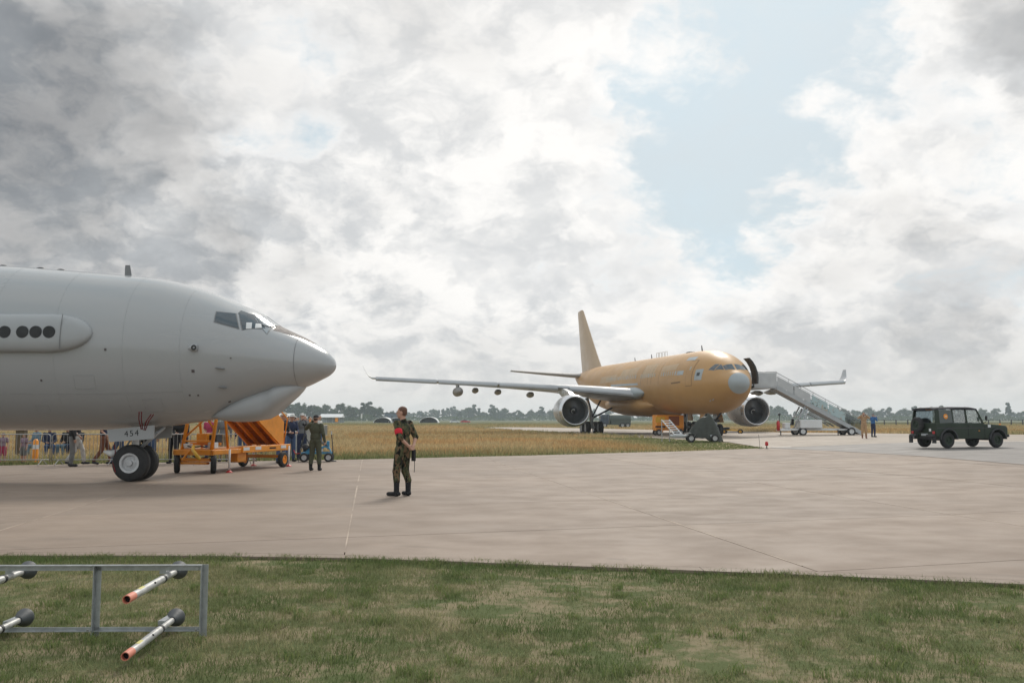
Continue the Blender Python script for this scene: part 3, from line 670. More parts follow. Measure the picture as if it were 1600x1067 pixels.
# cockpit glass
for sd in (1, -1):
    win('windshield', [(1.74, .98), (1.40, 1.50), (2.14, 1.50), (2.27, 1.04)], False, sd, TK, ftk, .03, MT['pane_dark'] if sd == 1 else MT['pane_dark'], MT['panel'])
    win('side_window', [(2.55, .633), (1.84, .91), (2.34, 1.0), (2.55, 1.02)], False, sd, TK, ftk, .03)
    win('rear_window', [(3.30, .53), (2.68, .60), (2.68, .98), (3.02, .86)], False, sd, TK, ftk, .03)
MT['tape'] = pm('masking_tape', (.44, .40, .33), .7, var=.12)
MT['patch'] = pm('grey_patch', (.36, .40, .42), .5, var=.12, scale=2)
# doors as raised panels in a dark seam
def door(fz, par, s0, s1, z0, z1, sd=1, name='cabin_door'):
    g = .05
    fr = fz.patch([(s0 - g, z0 - g), (s1 + g, z0 - g), (s1 + g, z1 + g), (s0 - g, z1 + g)], .006, 8, sd, z=True).build(name, MT['seam'], par, auto=40)
    fz.patch([(s0, z0), (s1, z0), (s1, z1), (s0, z1)], .016, 8, sd, z=True).build('door_panel', MT['primer'], fr, auto=40)
    fz.patch([(s0 + .4, (z0 + z1) / 2 + .25), (s1 - .4, (z0 + z1) / 2 + .25), (s1 - .4, (z0 + z1) / 2 + .55), (s0 + .4, (z0 + z1) / 2 + .55)], .022, 3, sd, z=True).build('door_window', MT['tape'], fr)
    return fr
MT['seam'] = pm('door_seam', (.19, .12, .06), .7, var=.2)
door(ftk, TK, 5.55, 6.65, 4.45, 6.55)
ftk.patch([(3.95, 4.85), (5.05, 4.85), (5.05, 5.75), (3.95, 5.75)], .008, 8, 1, z=True).build('masked_patch', MT['patch'], TK, auto=40)
ftk.patch([(4.30, 5.20), (4.75, 5.20), (4.75, 5.48), (4.30, 5.48)], .016, 4, 1, z=True).build('sensor_plate', MT['dark'], TK, auto=40)
ftk.patch([(6.3, 6.62), (8.0, 6.66), (8.0, 6.95), (6.3, 6.92)], .008, 6, 1, z=True).build('masked_patch', MT['patch'], TK, auto=40)
ftk.patch([(7.3, 5.42), (8.7, 5.44), (8.7, 5.80), (7.3, 5.78)], .008, 6, 1, z=True).build('masked_patch', MT['patch'], TK, auto=40)
ftk.patch([(7.7, 4.75), (9.9, 4.72), (9.9, 4.84), (7.7, 4.87)], .008, 6, 1, z=True).build('stencil_strip', MT['seam'], TK, auto=40)
for k in range(34):
    st = 9.0 + k * .62 + (1.4 if k > 6 else 0) + (1.2 if k > 14 else 0); zz = 5.42 + TL * (st - TS)
    f_ = ftk.patch([(st, zz), (st + .26, zz), (st + .26, zz + .36), (st, zz + .36)], .008, 3, 1, z=True)
    f_.build('cabin_window', MT['tape'] if k % 5 else MT['patch'], TK)
for st in (13.5, 16.8):
    ftk.patch([(st, 4.9), (st + .06, 4.9), (st + .06, 6.9), (st, 6.9)], .006, 6, 1, z=True).build('panel_seam', MT['seam'], TK)
    ftk.patch([(st + 2.2, 4.9), (st + 2.26, 4.9), (st + 2.26, 6.9), (st + 2.2, 6.9)], .006, 6, 1, z=True).build('panel_seam', MT['seam'], TK)
ftk.patch([(20, 5.0), (30, 5.2), (30, 5.42), (20, 5.2)], .006, 8, 1, z=True).build('masked_strip', MT['patch'], TK, auto=40)
MT['frame_seam'] = pm('frame_seam', (.38, .24, .115), .6, var=.2)
for k, st in enumerate((8.3, 10.9, 12.4, 14.6, 17.9, 20.4, 22.6, 25.3, 28.0, 31.2, 34.5, 38.0, 42.0)):
    for a0, a1 in ((-.7, .15), (.15, .9), (.9, 1.5)): ftk.patch([(st, a0), (st + .07, a0), (st + .07, a1), (st, a1)], .004, 5).build('frame_seam', MT['frame_seam'], TK, auto=40)
for s0, s1, z0, z1, mt in ((9.2, 13.2, 5.95, 6.5, 'tanpatch'), (15.2, 19.0, 5.6, 6.9, 'tanpatch'), (21, 27, 6.1, 6.9, 'tanpatch'), (28.5, 35, 5.7, 6.5, 'tanpatch')):
    MT.setdefault('tanpatch', pm('tan_overspray', (.46, .32, .18), .5, var=.1, scale=.8)); MT.setdefault('tanpatch2', pm('orange_overspray', (.46, .24, .08), .5, var=.1, scale=.8))
    ftk.patch([(s0, z0), (s1, z0), (s1, z1), (s0, z1)], .003, 8, 1, z=True).build('primer_panel', MT[mt], TK, auto=40)
# open port door standing ahead of the doorway
od = MB(); od.M = Matrix.Translation((X0 - 4.5, 1.98, 0))
od.loft([[(x_, -.02 + bow + t_, zz) for x_, t_ in ((-.52, 0), (.52, 0), (.52, .14), (-.52, .14))] for zz, bow in ((4.55, .62), (5.0, .66), (5.5, .60), (6.0, .44), (6.4, .20), (6.7, -.08))])
od.build('open_door', MT['dark'], TK, auto=30)
od = MB(); ftk.patch([(5.45, 4.5), (6.6, 4.5), (6.6, 6.45), (5.45, 6.45)], .01, 6, -1, z=True, mb=od); od.build('doorway', MT['dark'], TK)
# aerials on the crown
for st, h in ((9.5, .55), (24, .5), (30, .45)): blade(TK, X0 - st, 0, ftk.P(st, math.pi / 2).z - .03, h, .36, .2, .05, MT['dark'], .15)
MB().lathe([(0, .55), (.10, .45), (.16, .2), (.17, .001)], 18, (X0 - 12.2, 0, ftk.P(12.2, math.pi / 2).z - .04), 'Z').build('dorsal_dome', MT['dark'], TK, smooth=True)
mb = MB()
for k in range(4):
    x_ = X0 - 17.6 - k * .9; zt = ftk.P(X0 - x_, math.pi / 2).z
    mb.path([(x_, -.5, zt - .06), (x_, -.5, zt + .42), (x_ - .6, -.5, zt + .42), (x_ - .6, -.5, zt - .06)], .02, 6)
mb.build('roof_handrail', MT['tape'], TK)
# wings
def airfoil(le, chord, thick, sy, twist=0.0, n=9):
    pts = []; ts = [(1 - math.cos(math.pi * i / n)) / 2 for i in range(n + 1)]
    up = [(t, thick * 5 * (.2969 * math.sqrt(t) - .126 * t - .3516 * t * t + .2843 * t ** 3 - .1015 * t ** 4) + .02 * (1 - (2 * t - 1) ** 2)) for t in ts]
    lo = [(t, -thick * 5 * (.2969 * math.sqrt(t) - .126 * t - .3516 * t * t + .2843 * t ** 3 - .1015 * t ** 4) * .8 + .02 * (1 - (2 * t - 1) ** 2)) for t in ts]
    for t, zz in up + lo[::-1][1:-1]: pts.append(Vector((le[0] - t * chord, le[1], le[2] + zz * chord - t * chord * math.sin(twist))))
    return pts
WS = [(2.2, 19.7, 10.6, 4.05, .135), (4.2, 21.0, 9.6, 4.28, .13), (6.8, 22.7, 8.2, 4.60, .12), (9.4, 24.35, 7.0, 4.86, .115), (14, 27.2, 5.6, 5.20, .11), (19.7, 30.8, 4.3, 5.58, .105), (25, 34.1, 3.2, 5.98, .10), (29, 36.6, 2.4, 6.26, .095)]
def wing_at(l):
    for a, b in zip(WS, WS[1:]):
        if l <= b[0]: t = (l - a[0]) / (b[0] - a[0]); return [a[k] + (b[k] - a[k]) * t for k in range(5)]
    return list(WS[-1])
def fan(par, c, r):
    f = MB()
    for k in range(24):
        a = 2 * math.pi * k / 24; a2 = a + .21
        f.quad((c[0] + .10, c[1] + math.cos(a) * r * .26, c[2] + math.sin(a) * r * .26), (c[0] - .10, c[1] + math.cos(a2) * r * .26, c[2] + math.sin(a2) * r * .26),
               (c[0] - .16, c[1] + math.cos(a2 + .1) * r, c[2] + math.sin(a2 + .1) * r), (c[0] + .05, c[1] + math.cos(a - .06) * r, c[2] + math.sin(a - .06) * r))
    return f.build('fan', MT['fan'], par)
MT['fan'] = pm('fan_blades', (.13, .135, .14), .35, .7, var=.1)
MT['ductdark'] = pm('duct', (.24, .245, .25), .5, .3, var=.1)
for sd in (1, -1):
    sy = -sd
    mb = MB(); mb.loft([airfoil((X0 - s_, sy * l, zz), ch, th, sy, R(3.5 - .12 * l)) for l, s_, ch, zz, th in WS])
    wg = mb.build('wing', MT['wing'], TK, auto=40)
    # winglet
    l, s_, ch, zz, th = WS[-1]
    MB().loft([airfoil((X0 - s_ - dx, sy * (l + dl), zz + dz), c_, .08, sy) for dl, dx, dz, c_ in ((-.02, .1, .0, 2.3), (.35, .55, .22, 1.8), (.75, 1.2, .75, 1.3), (1.1, 1.9, 1.55, .75))]).build('winglet', MT['wing'], wg, auto=40)
    # slat in segments along the leading edge
    for l0, l1 in ((3.2, 8.9), (10.0, 15.6), (15.8, 21.8), (22, 28.6)):
        rings = []
        for l in frange(l0, l1, 3):
            _, s1, ch, zz, th = wing_at(l); q = ch * .11
            rings.append([(X0 - s1 + .22 + q * 0, sy * l, zz - .30), (X0 - s1 + .30, sy * l, zz - .12), (X0 - s1 + .16, sy * l, zz + .08), (X0 - s1 - q, sy * l, zz + .13 + ch * .032), (X0 - s1 - q * .8, sy * l, zz + .06 + ch * .02), (X0 - s1 - .05, sy * l, zz - .22)])
        MB().loft(rings).build('slat', MT['wing'], wg, auto=50)
    # flap track fairings
    for l in (11.8, 15.2, 17.6):
        _, s1, ch, zz, th = wing_at(l); xm = X0 - s1 - ch * .75; zf = zz - ch * .075
        MB().lathe([(1.6, .01), (1.3, .16), (.6, .30), (-.4, .33), (-1.4, .24), (-2.3, .06), (-2.4, .005)], 14, (xm, sy * l, zf - .28), 'X').build('flap_track_fairing', MT['wing_under'], wg, smooth=True)
    # wing root fillet
    mb = MB(); mb.loft([[(X0 - s_, sy * (2.5 + k * .75 * math.cos(a) * .9 + .2), 3.95 + TL * (s_ - TS) + k * .62 * math.sin(a)) for a in [2 * math.pi * q / 16 for q in range(16)]] for s_, k in ((18.2, .05), (18.7, .45), (19.6, .8), (20.8, 1.0), (23, 1.0), (26, .7))])
    mb.build('root_fillet', MT['radome'], wg, smooth=True)
    # engine
    ex, ey, ez = X0 - 19.3, sy * 9.37, 2.45
    nc = MB().lathe([(0.02, 1.30), (.10, 1.36), (0, 1.46), (-.35, 1.56), (-1.2, 1.60), (-2.6, 1.57), (-3.8, 1.42), (-4.9, 1.14), (-4.9, 1.08), (-4.0, 1.1)], 48, (ex, ey, ez), 'X').build('engine_nacelle', MT['nacelle'], TK, auto=60)
    MB().lathe([(-.30, 1.565), (-.02, 1.475), (.10, 1.40), (.12, 1.355), (.08, 1.31), (-.05, 1.28), (-.35, 1.245)], 48, (ex, ey, ez), 'X').build('inlet_lip', MT['lip'], nc, smooth=True)
    MB().lathe([(-.30, 1.246), (-1.0, 1.24), (-1.30, 1.24), (-1.31, .01)], 48, (ex, ey, ez), 'X').build('inlet_duct', MT['ductdark'], nc, auto=40)
    fan(nc, (ex - 1.02, ey, ez), 1.22)
    sp = MB().lathe([(-.50, .005), (-.56, .09), (-.72, .20), (-1.0, .33), (-1.2, .34)], 24, (ex, ey, ez), 'X').build('spinner', MT['dark'], nc, smooth=True)
    mb = MB(); pts = []
    for k in range(12):
        t = k / 11; a = .5 + t * 4.2; r_ = .07 + .20 * t; xx = -.535 - .40 * t ** 1.5
        pts.append((ex + xx + .02, ey + math.cos(a) * r_, ez + math.sin(a) * r_))
    mb.path(pts, .032, 6); mb.build('spiral_mark', MT['white'], sp)
    MB().lathe([(-4.3, .82), (-5.2, .72), (-6.1, .48), (-6.1, .42), (-5.6, .40), (-6.9, .02)], 28, (ex, ey, ez), 'X').build('exhaust_cone', MT['dark'], nc, auto=40)
    mb = MB(); mb.loft([[(a_, ey - w_, zz), (a_, ey + w_, zz), (b_, ey + w_ * .7, zz), (b_, ey - w_ * .7, zz)] for a_, b_, w_, zz in ((ex - 1.0, ex - 5.6, .20, ez + 1.48), (ex - 2.2, ex - 7.0, .24, ez + 1.9), (ex - 4.7, ex - 8.5, .22, 4.75))])
    mb.build('pylon', MT['nacelle'], TK)
    # refuelling pod
    _, s1, ch, zz, th = wing_at(19.7); px_, pz_ = X0 - s1 - .4, zz - .98
    pd = MB().lathe([(1.5, .01), (1.35, .22), (1.0, .40), (.4, .50), (-1.4, .50), (-2.4, .38), (-3.0, .2), (-3.05, .01)], 24, (px_, sy * 19.7, pz_), 'X').build('refuelling_pod', MT['wing_under'], TK, smooth=True)
    MB().prism([(px_ + .5, pz_ + .4), (px_ + .1, pz_ + 1.0), (px_ - 2.2, pz_ + 1.05), (px_ - 1.6, pz_ + .4)], sy * 19.7 - .09, sy * 19.7 + .09, 'Y').build('pod_pylon', MT['wing'], pd)
    # tailplane
    MB().loft([airfoil((X0 - s_, sy * l, zz), ch, .10, sy) for l, s_, ch, zz in ((.8, 49.8, 5.6, 7.30), (5, 53.0, 3.9, 7.75), (9.7, 56.4, 2.2, 8.30))]).build('tailplane', MT['wing_under'], TK, auto=40)
    # main gear
    mg = empty('main_gear'); mg.parent = TK; gx, gy = X0 - 28.9, sy * 5.34
    MB().path([(gx - .3, gy + sy * .5, 3.9), (gx, gy, 1.9), (gx, gy, .78)], [.26, .24, .18], 14).build('strut', MT['ltgrey'], mg, smooth=True)
    MB().cyl((gx, gy, 1.7), (gx + .2, gy - sy * 2.6, 3.0), .10, n=10).cyl((gx, gy, 1.7), (gx + 1.6, gy - sy * .6, 3.6), .08, n=10).build('side_brace', MT['dark'], mg, smooth=True)
    MB().box((gx - .25, gy + sy * .55, 2.55), (1.5, .06, 2.2), rx=R(-sd * 8)).build('gear_door', MT['primer'], mg)
    MB().cyl((gx - 1.0, gy, .72), (gx + 1.0, gy, .74), .15, n=12).build('bogie_beam', MT['ltgrey'], mg, smooth=True)
    for dx in (-.99, .99):
        for dy in (-.70, .70): wheel('tyre', mg, (gx + dx, gy + dy, .70), .70, .52, 'Y', n=24)
# fin
def finsec(s_, ch, zz): return [Vector((X0 - s_ - t * ch, w_ * ch, zz)) for t, w_ in ((0, 0), (.05, .022), (.2, .045), (.45, .05), (.75, .028), (1, .003), (.75, -.028), (.45, -.05), (.2, -.045), (.05, -.022))]
MB().loft([finsec(43.2, 12.5, 7.6), finsec(44.9, 10.6, 8.3), finsec(47.0, 9.1, 10.0), finsec(54.3, 3.5, 16.55), finsec(54.8, 2.9, 16.8)]).build('tail_fin', MT['primer_tan'], TK, auto=50)
# nose gear
ngt = empty('nose_gear'); ngt.parent = TK; gb = .17
MB().path([(-.3, 0, 2.4), (0, 0, 1.3), (.02, 0, .52 + gb)], [.17, .15, .12], 12).build('strut', MT['ltgrey'], ngt, smooth=True)
MB().cyl((0, 0, 1.5), (1.5, 0, 2.3), .08, n=10).cyl((.1, -.28, 1.5), (.1, .28, 1.5), .14, n=10).build('drag_brace', MT['dark'], ngt, smooth=True)
for yy in (-.34, .34): wheel('tyre', ngt, (.02, yy, .525 + gb), .525, .38, 'Y', n=24)
for yy in (-.75, .75): MB().box((-1.0, yy, 1.7), (1.5, .04, .75), rx=R(12 if yy > 0 else -12)).build('gear_door', MT['primer'], ngt)
for s_, sd in ((3.1, 1), (3.5, 1), (3.1, -1)):
    q = ftk.P(s_, -.75, 0, sd); MB().path([q, q + Vector((.0, -sd * .12, -.08)), q + Vector((.28, -sd * .14, -.1))], [.03, .025, .02], 8).build('pitot_probe', MT['steel'], TK)
# ------------------------------------------------------------------ people: one continuous skin each, grown from a skeleton
def sdf_mesh(prims, vox, k=.025):
    pts = []
    for p in prims:
        if p[0] == 'c': pts += [np.array(p[1]) - max(p[3], p[4]), np.array(p[1]) + max(p[3], p[4]), np.array(p[2]) - max(p[3], p[4]), np.array(p[2]) + max(p[3], p[4])]
        else: pts += [np.array(p[1]) - max(p[2]), np.array(p[1]) + max(p[2])]
    lo = np.min(pts, 0) - 4 * vox; hi = np.max(pts, 0) + 4 * vox
    n = np.ceil((hi - lo) / vox).astype(int) + 1
    D = np.full(n, .5, np.float32); ID = np.zeros(n, np.int16); BD = np.full(n, .5, np.float32)
    ax = [lo[i] + vox * np.arange(n[i]) for i in range(3)]
    for p in prims:
        if p[0] == 'c': a, b = np.array(p[1], float), np.array(p[2], float); ra, rb, mid = p[3], p[4], p[5]; r = max(ra, rb); bl, bh = np.minimum(a, b) - r - .07, np.maximum(a, b) + r + .07
        else: a, rr, mid = np.array(p[1], float), np.array(p[2], float), p[3]; bl, bh = a - rr.max() - .07, a + rr.max() + .07
        i0 = np.clip(((bl - lo) / vox).astype(int), 0, n - 1); i1 = np.clip(((bh - lo) / vox).astype(int) + 2, 1, n)
        sl_ = tuple(slice(i0[q], i1[q]) for q in range(3))
        X, Y, Z = np.meshgrid(ax[0][sl_[0]], ax[1][sl_[1]], ax[2][sl_[2]], indexing='ij')
        if p[0] == 'c':
            d_ = b - a; L = float(d_ @ d_) or 1e-9; t = np.clip(((X - a[0]) * d_[0] + (Y - a[1]) * d_[1] + (Z - a[2]) * d_[2]) / L, 0, 1)
            v = np.sqrt((X - a[0] - t * d_[0]) ** 2 + (Y - a[1] - t * d_[1]) ** 2 + (Z - a[2] - t * d_[2]) ** 2) - (ra + (rb - ra) * t)
        else:
            U, Vv, W_ = X - a[0], Y - a[1], Z - a[2]
            if len(p) > 4:
                M = np.array(p[4]).T; U, Vv, W_ = M[0, 0] * U + M[0, 1] * Vv + M[0, 2] * W_, M[1, 0] * U + M[1, 1] * Vv + M[1, 2] * W_, M[2, 0] * U + M[2, 1] * Vv + M[2, 2] * W_
            k0 = np.sqrt((U / rr[0]) ** 2 + (Vv / rr[1]) ** 2 + (W_ / rr[2]) ** 2); k1 = np.sqrt((U / rr[0] ** 2) ** 2 + (Vv / rr[1] ** 2) ** 2 + (W_ / rr[2] ** 2) ** 2) + 1e-6
            v = k0 * (k0 - 1) / k1
        v = v.astype(np.float32); s_ = D[sl_]; kk = k if r_small(p) else k * .45
        hm = np.clip(.5 + .5 * (s_ - v) / kk, 0, 1); D[sl_] = s_ * (1 - hm) + v * hm - kk * hm * (1 - hm)
        c = v < BD[sl_]; BD[sl_] = np.where(c, v, BD[sl_]); ID[sl_] = np.where(c, mid, ID[sl_])
    return surfnet(D, ID, lo, vox)
def r_small(p): return (p[4] if p[0] == 'c' else min(p[2])) > .022
def surfnet(D, ID, lo, vox):
    S = D < 0; c = np.zeros(np.array(S.shape) - 1, np.int8)
    for i in (0, 1):
        for j in (0, 1):
            for k in (0, 1): c += S[i:S.shape[0] - 1 + i, j:S.shape[1] - 1 + j, k:S.shape[2] - 1 + k]
    act = np.argwhere((c > 0) & (c < 8)); idx = np.full(c.shape, -1, np.int64); idx[tuple(act.T)] = np.arange(len(act))
    acc = np.zeros((len(act), 3)); cnt = np.zeros(len(act))
    cor = [(i, j, k) for i in (0, 1) for j in (0, 1) for k in (0, 1)]
    for a in cor:
        for ax_ in range(3):
            if a[ax_]: continue
            b = list(a); b[ax_] = 1
            pa = act + a; pb = act + b; da = D[tuple(pa.T)]; db = D[tuple(pb.T)]; m = (da < 0) != (db < 0)
            t = np.where(m, da / np.where(m, da - db, 1), 0); pos = pa + t[:, None] * (pb - pa); acc[m] += pos[m]; cnt[m] += 1
    V = lo + vox * acc / cnt[:, None]
    vi = ID[tuple(act.T)]
    Fs = []
    for ax_ in range(3):
        o = [q for q in range(3) if q != ax_]; sh = [slice(None)] * 3; sh2 = [slice(None)] * 3; sh[ax_] = slice(0, -1); sh2[ax_] = slice(1, None)
        e = np.argwhere(S[tuple(sh)] != S[tuple(sh2)]); e = e[(e[:, o[0]] > 0) & (e[:, o[1]] > 0)]
        e = e[(e[:, o[0]] < c.shape[o[0]]) & (e[:, o[1]] < c.shape[o[1]])]
        sg = S[tuple(e.T)]; q = []
        for d0, d1 in ((-1, -1), (0, -1), (0, 0), (-1, 0)):
            p = e.copy(); p[:, o[0]] += d0; p[:, o[1]] += d1; q.append(idx[tuple(p.T)])
        q = np.stack(q, 1); fl = sg if ax_ != 1 else ~sg
        q[~fl] = q[~fl][:, ::-1]; Fs.append(q)
    F = np.concatenate(Fs); F = F[(F >= 0).all(1)]
    mi = np.median(vi[F], 1).astype(int)
    return V, F, mi
# material ids: 0 skin 1 hair 2 top 3 trousers 4 shoes 5 band / hat
def rotz2(v, a): c_, s_ = math.cos(a), math.sin(a); return np.array([v[0] * c_ - v[1] * s_, v[0] * s_ + v[1] * c_, v[2]])
def person_prims(J, o):
    """J joints; the person faces +Y, right hand at +X."""
    P_ = []; lo_ = o.get('loose', .012); fem = o.get('female', False); slv = o.get('sleeve', 'long'); legs = o.get('legs', 'long'); TOP, TR = 2, o.get('tr', 3)
    add = P_.append; v = lambda k: np.array(J[k], float)
    pel, chest, neck, head = v('pelvis'), v('chest'), v('neck'), v('head'); wst = (pel * .55 + chest * .45)
    w_ = .9 if fem else 1.0
    add(('e', pel + (0, 0, .01), (.165 * (1.05 if fem else 1), .118, .13), TR)); add(('e', wst, (.150 * w_ + lo_, .108 + lo_, .15), TOP)); add(('e', chest, (.178 * w_ + lo_, .118 + lo_, .19), TOP))
    add(('c', v('shL') * .9 + v('shR') * .1, v('shR') * .9 + v('shL') * .1, .062, .062, TOP)); add(('c', chest + (0, -.01, .1), neck, .10, .062, TOP))
    add(('e', (pel + wst) / 2 + (0, 0, .015), (.158 * w_ + lo_, .114 + lo_, .085), o.get('hem', TOP)))
    for s_ in 'LR': add(('c', v('sh' + s_) * .85 + chest * .15 + (0, 0, -.06), wst, .075, .09, TOP))
    if o.get('jacket'): add(('e', pel + (0, 0, -.01), (.178, .13, .12), TOP))
    for s_ in 'LR':
        h, kn, an, to = v('hip' + s_), v('knee' + s_), v('ank' + s_), v('toe' + s_)
        lt = TR if legs == 'long' else 0; lo_ = o.get('leg_loose', lo_)
        add(('c', h, kn, .088 + lo_, .062 + lo_ * .8, TR if legs != 'none' else 0))
        if legs == 'short': add(('c', h, (h * .25 + kn * .75), .09 + lo_, .08 + lo_, TR))
        bt_ = o.get('bt', .14) + .03 if o.get('boots') else .05; add(('c', kn, an + (0, 0, bt_), .060 + lo_ * .9, (.050 if o.get('boots') else .046) + lo_ * .9, lt))
        if o.get('boots'): add(('c', an + (0, 0, o.get('bt', .14) - .02), an, .058, .054, 4))
        add(('c', an + (0, 0, -.035), to, .046, .040, 4)); add(('c', an + (0, 0, -.04), an + (an - to) * .28 + (0, 0, -.045), .043, .040, 4))
        sh, el, wr = v('sh' + s_), v('el' + s_), v('wr' + s_)
        add(('e', sh, (.068 + lo_ * .5,) * 3, TOP)); add(('c', sh, el, .056 + lo_, .045 + lo_ * .7, TOP))
        if slv == 'long': add(('c', el, wr, .043 + lo_ * .7, .033 + lo_ * .4, TOP))
        elif slv == 'rolled': add(('c', el, el * .8 + wr * .2, .050, .048, TOP)); add(('c', el, wr, .040, .028, 0))
        else:
            P_.pop(); add(('c', sh, sh * .45 + el * .55, .058 + lo_, .055 + lo_, TOP)); add(('c', sh, el, .045, .038, 0)); add(('c', el, wr, .038, .027, 0))
        hd = v('hd' + s_); ax_ = (hd - wr); ax_ /= np.linalg.norm(ax_) + 1e-9
        fw = np.array(J.get('palm' + s_, (0, 1, 0)), float); fw -= ax_ * (fw @ ax_); fw /= np.linalg.norm(fw) + 1e-9; sd = np.cross(ax_, fw)
        add(('c', wr, wr + ax_ * .03, .026, .028, 0))
        for q, off in enumerate((-.027, -.009, .009, .027)): add(('c', wr + ax_ * .015 + sd * off * .6, wr + ax_ * .085 + sd * off, .015, .012, 0))
        cu = J.get('curl' + s_, .5)
        for q, (off, L_) in enumerate(((-.029, .062), (-.010, .074), (.010, .079), (.029, .070))):
            b0 = wr + ax_ * .085 + sd * off; b1 = b0 + (ax_ * math.cos(cu) + fw * math.sin(cu)) * L_ * .55; b2 = b1 + (ax_ * math.cos(cu * 2) + fw * math.sin(cu * 2)) * L_ * .5
            add(('c', b0, b1, .0098, .009, 0)); add(('c', b1, b2, .009, .0078, 0))
        th = wr + ax_ * .03 + sd * J.get('thumb' + s_, 1) * .028; t1 = th + (ax_ * .7 + sd * J.get('thumb' + s_, 1) * .6 + fw * .4) * .035
        add(('c', th, t1, .0125, .011, 0)); add(('c', t1, t1 + (ax_ * .9 + fw * .35) * .03, .011, .009, 0))
    # head, turned by 'look' (radians, positive to the person's left), nod
    lk = J.get('look', 0.0); nod = J.get('nod', 0.0)
    def H(x, y, z):
        c_, s_ = math.cos(nod), math.sin(nod); y, z = y * c_ + z * s_, -y * s_ + z * c_
        return head + rotz2((x, y, z), lk)
    cr, sr = math.cos(lk), math.sin(lk); M = [[cr, -sr, 0], [sr, cr, 0], [0, 0, 1]]
    add(('c', neck + (0, 0, -.02), H(0, -.012, -.05), .058, .052, 0))
    add(('e', H(0, -.005, .03), (.074, .094, .092), 0, M)); add(('e', H(0, .030, -.045), (.054, .062, .068), 0, M)); add(('e', H(0, .062, -.088), (.026, .022, .022), 0, M))
    add(('c', H(0, .092, .012), H(0, .112, -.024), .008, .013, 0)); add(('c', H(-.018, .090, -.057), H(.018, .090, -.057), .008, .008, 0))
    for sx in (-1, 1): add(('e', H(sx * .077, -.008, -.008), (.010, .020, .031), 0, M)); add(('c', H(sx * .016, .086, .026), H(sx * .046, .078, .026), .009, .009, 0))
    hs = o.get('hair', 'short')
    if hs == 'short': add(('e', H(0, -.022, .055), (.080, .092, .082), 1, M)); add(('e', H(0, -.055, -.005), (.066, .055, .062), 1, M))
    elif hs == 'long': add(('e', H(0, -.022, .052), (.084, .094, .086), 1, M)); add(('c', H(0, -.06, 0), H(0, -.085, -.19), .068, .055, 1))
    elif hs == 'cap': add(('e', H(0, -.008, .062), (.084, .101, .072), 5, M)); add(('e', H(0, .105, .048), (.062, .055, .011), 5, M)); add(('e', H(0, -.055, -.02), (.062, .048, .05), 1, M))
    elif hs == 'hat': add(('e', H(0, -.005, .075), (.086, .10, .07), 5, M)); add(('e', H(0, 0, .045), (.16, .17, .014), 5, M))
    elif hs == 'bald': add(('e', H(0, -.055, -.01), (.068, .052, .05), 1, M))
    P_ += J.get('extra', [])
    return P_
def pose(**k):
    """standing joints for a 1.80 m figure; keyword overrides per joint."""
    J = dict(pelvis=(0, 0, .97), chest=(0, .0, 1.32), neck=(0, -.01, 1.515), head=(0, .01, 1.675),
             shL=(-.185, -.01, 1.455), shR=(.185, -.01, 1.455), elL=(-.245, -.03, 1.175), elR=(.245, -.03, 1.175), wrL=(-.262, .045, .93), wrR=(.262, .045, .93), hdL=(-.262, .075, .80), hdR=(.262, .075, .80),
             hipL=(-.092, 0, .92), hipR=(.092, 0, .92), kneeL=(-.115, .015, .50), kneeR=(.115, .015, .50), ankL=(-.125, -.02, .085), ankR=(.125, -.02, .085), toeL=(-.145, .15, .042), toeR=(.145, .15, .042),
             palmL=(1, .3, 0), palmR=(-1, .3, 0), thumbL=-1, thumbR=1)
    J.update(k); return J
SKIN = [pm('skin_%d' % i, c_, .55, var=.08, scale=9) for i, c_ in enumerate(((.50, .29, .21), (.42, .24, .17), (.24, .13, .085)))]
def cloth(name, c_, rough=.9): return pm('cloth_' + name, c_, rough, var=.18, scale=7, bump=.35, bscale=22)
CL = {n_: cloth(n_, c_) for n_, c_ in dict(black=(.016, .016, .018), navy=(.02, .03, .07), grey=(.16, .165, .17), white=(.55, .55, .53), jeans=(.06, .10, .19), pink=(.40, .05, .11), lilac=(.26, .19, .24), khaki=(.30, .22, .13), olive=(.075, .08, .05), green=(.05, .12, .07), brown=(.20, .08, .045), red=(.42, .03, .03), tan=(.40, .26, .15), blue=(.03, .12, .30), sky=(.13, .21, .28), orange=(.65, .24, .06), cream=(.52, .46, .36), dark=(.03, .03, .035)).items()}
HAIR = {n_: pm('hair_' + n_, c_, .6, var=.35, scale=30, bump=.5, bscale=70) for n_, c_ in dict(brown=(.065, .035, .022), dark=(.018, .014, .012), blond=(.32, .22, .11), grey=(.32, .31, .30), ginger=(.12, .055, .032)).items()}
def body(name, J, o, vox=.012):
    V_, F_, mi = sdf_mesh(person_prims(J, o), vox, .022)
    me = npmesh(name, V_, F_, mi, True)
    for _ in range(6): me.materials.append(None)
    return me
def put_person(me, loc, face, mats, scale=1.0, label=None, group=None, z=None):
    """face: heading in degrees, 0 = looking away from the camera (+Y), 90 = towards -X."""
    o = bpy.data.objects.new('person', me); col.objects.link(o)
    o.location = (loc[0], loc[1], gzf(*loc[:2]) + (z or 0)); o.rotation_euler = (0, 0, R(face)); o.scale = (scale,) * 3
    for k, m_ in enumerate(mats): o.material_slots[k].link = 'OBJECT'; o.material_slots[k].material = m_
    return tag(o, label, 'person', group)
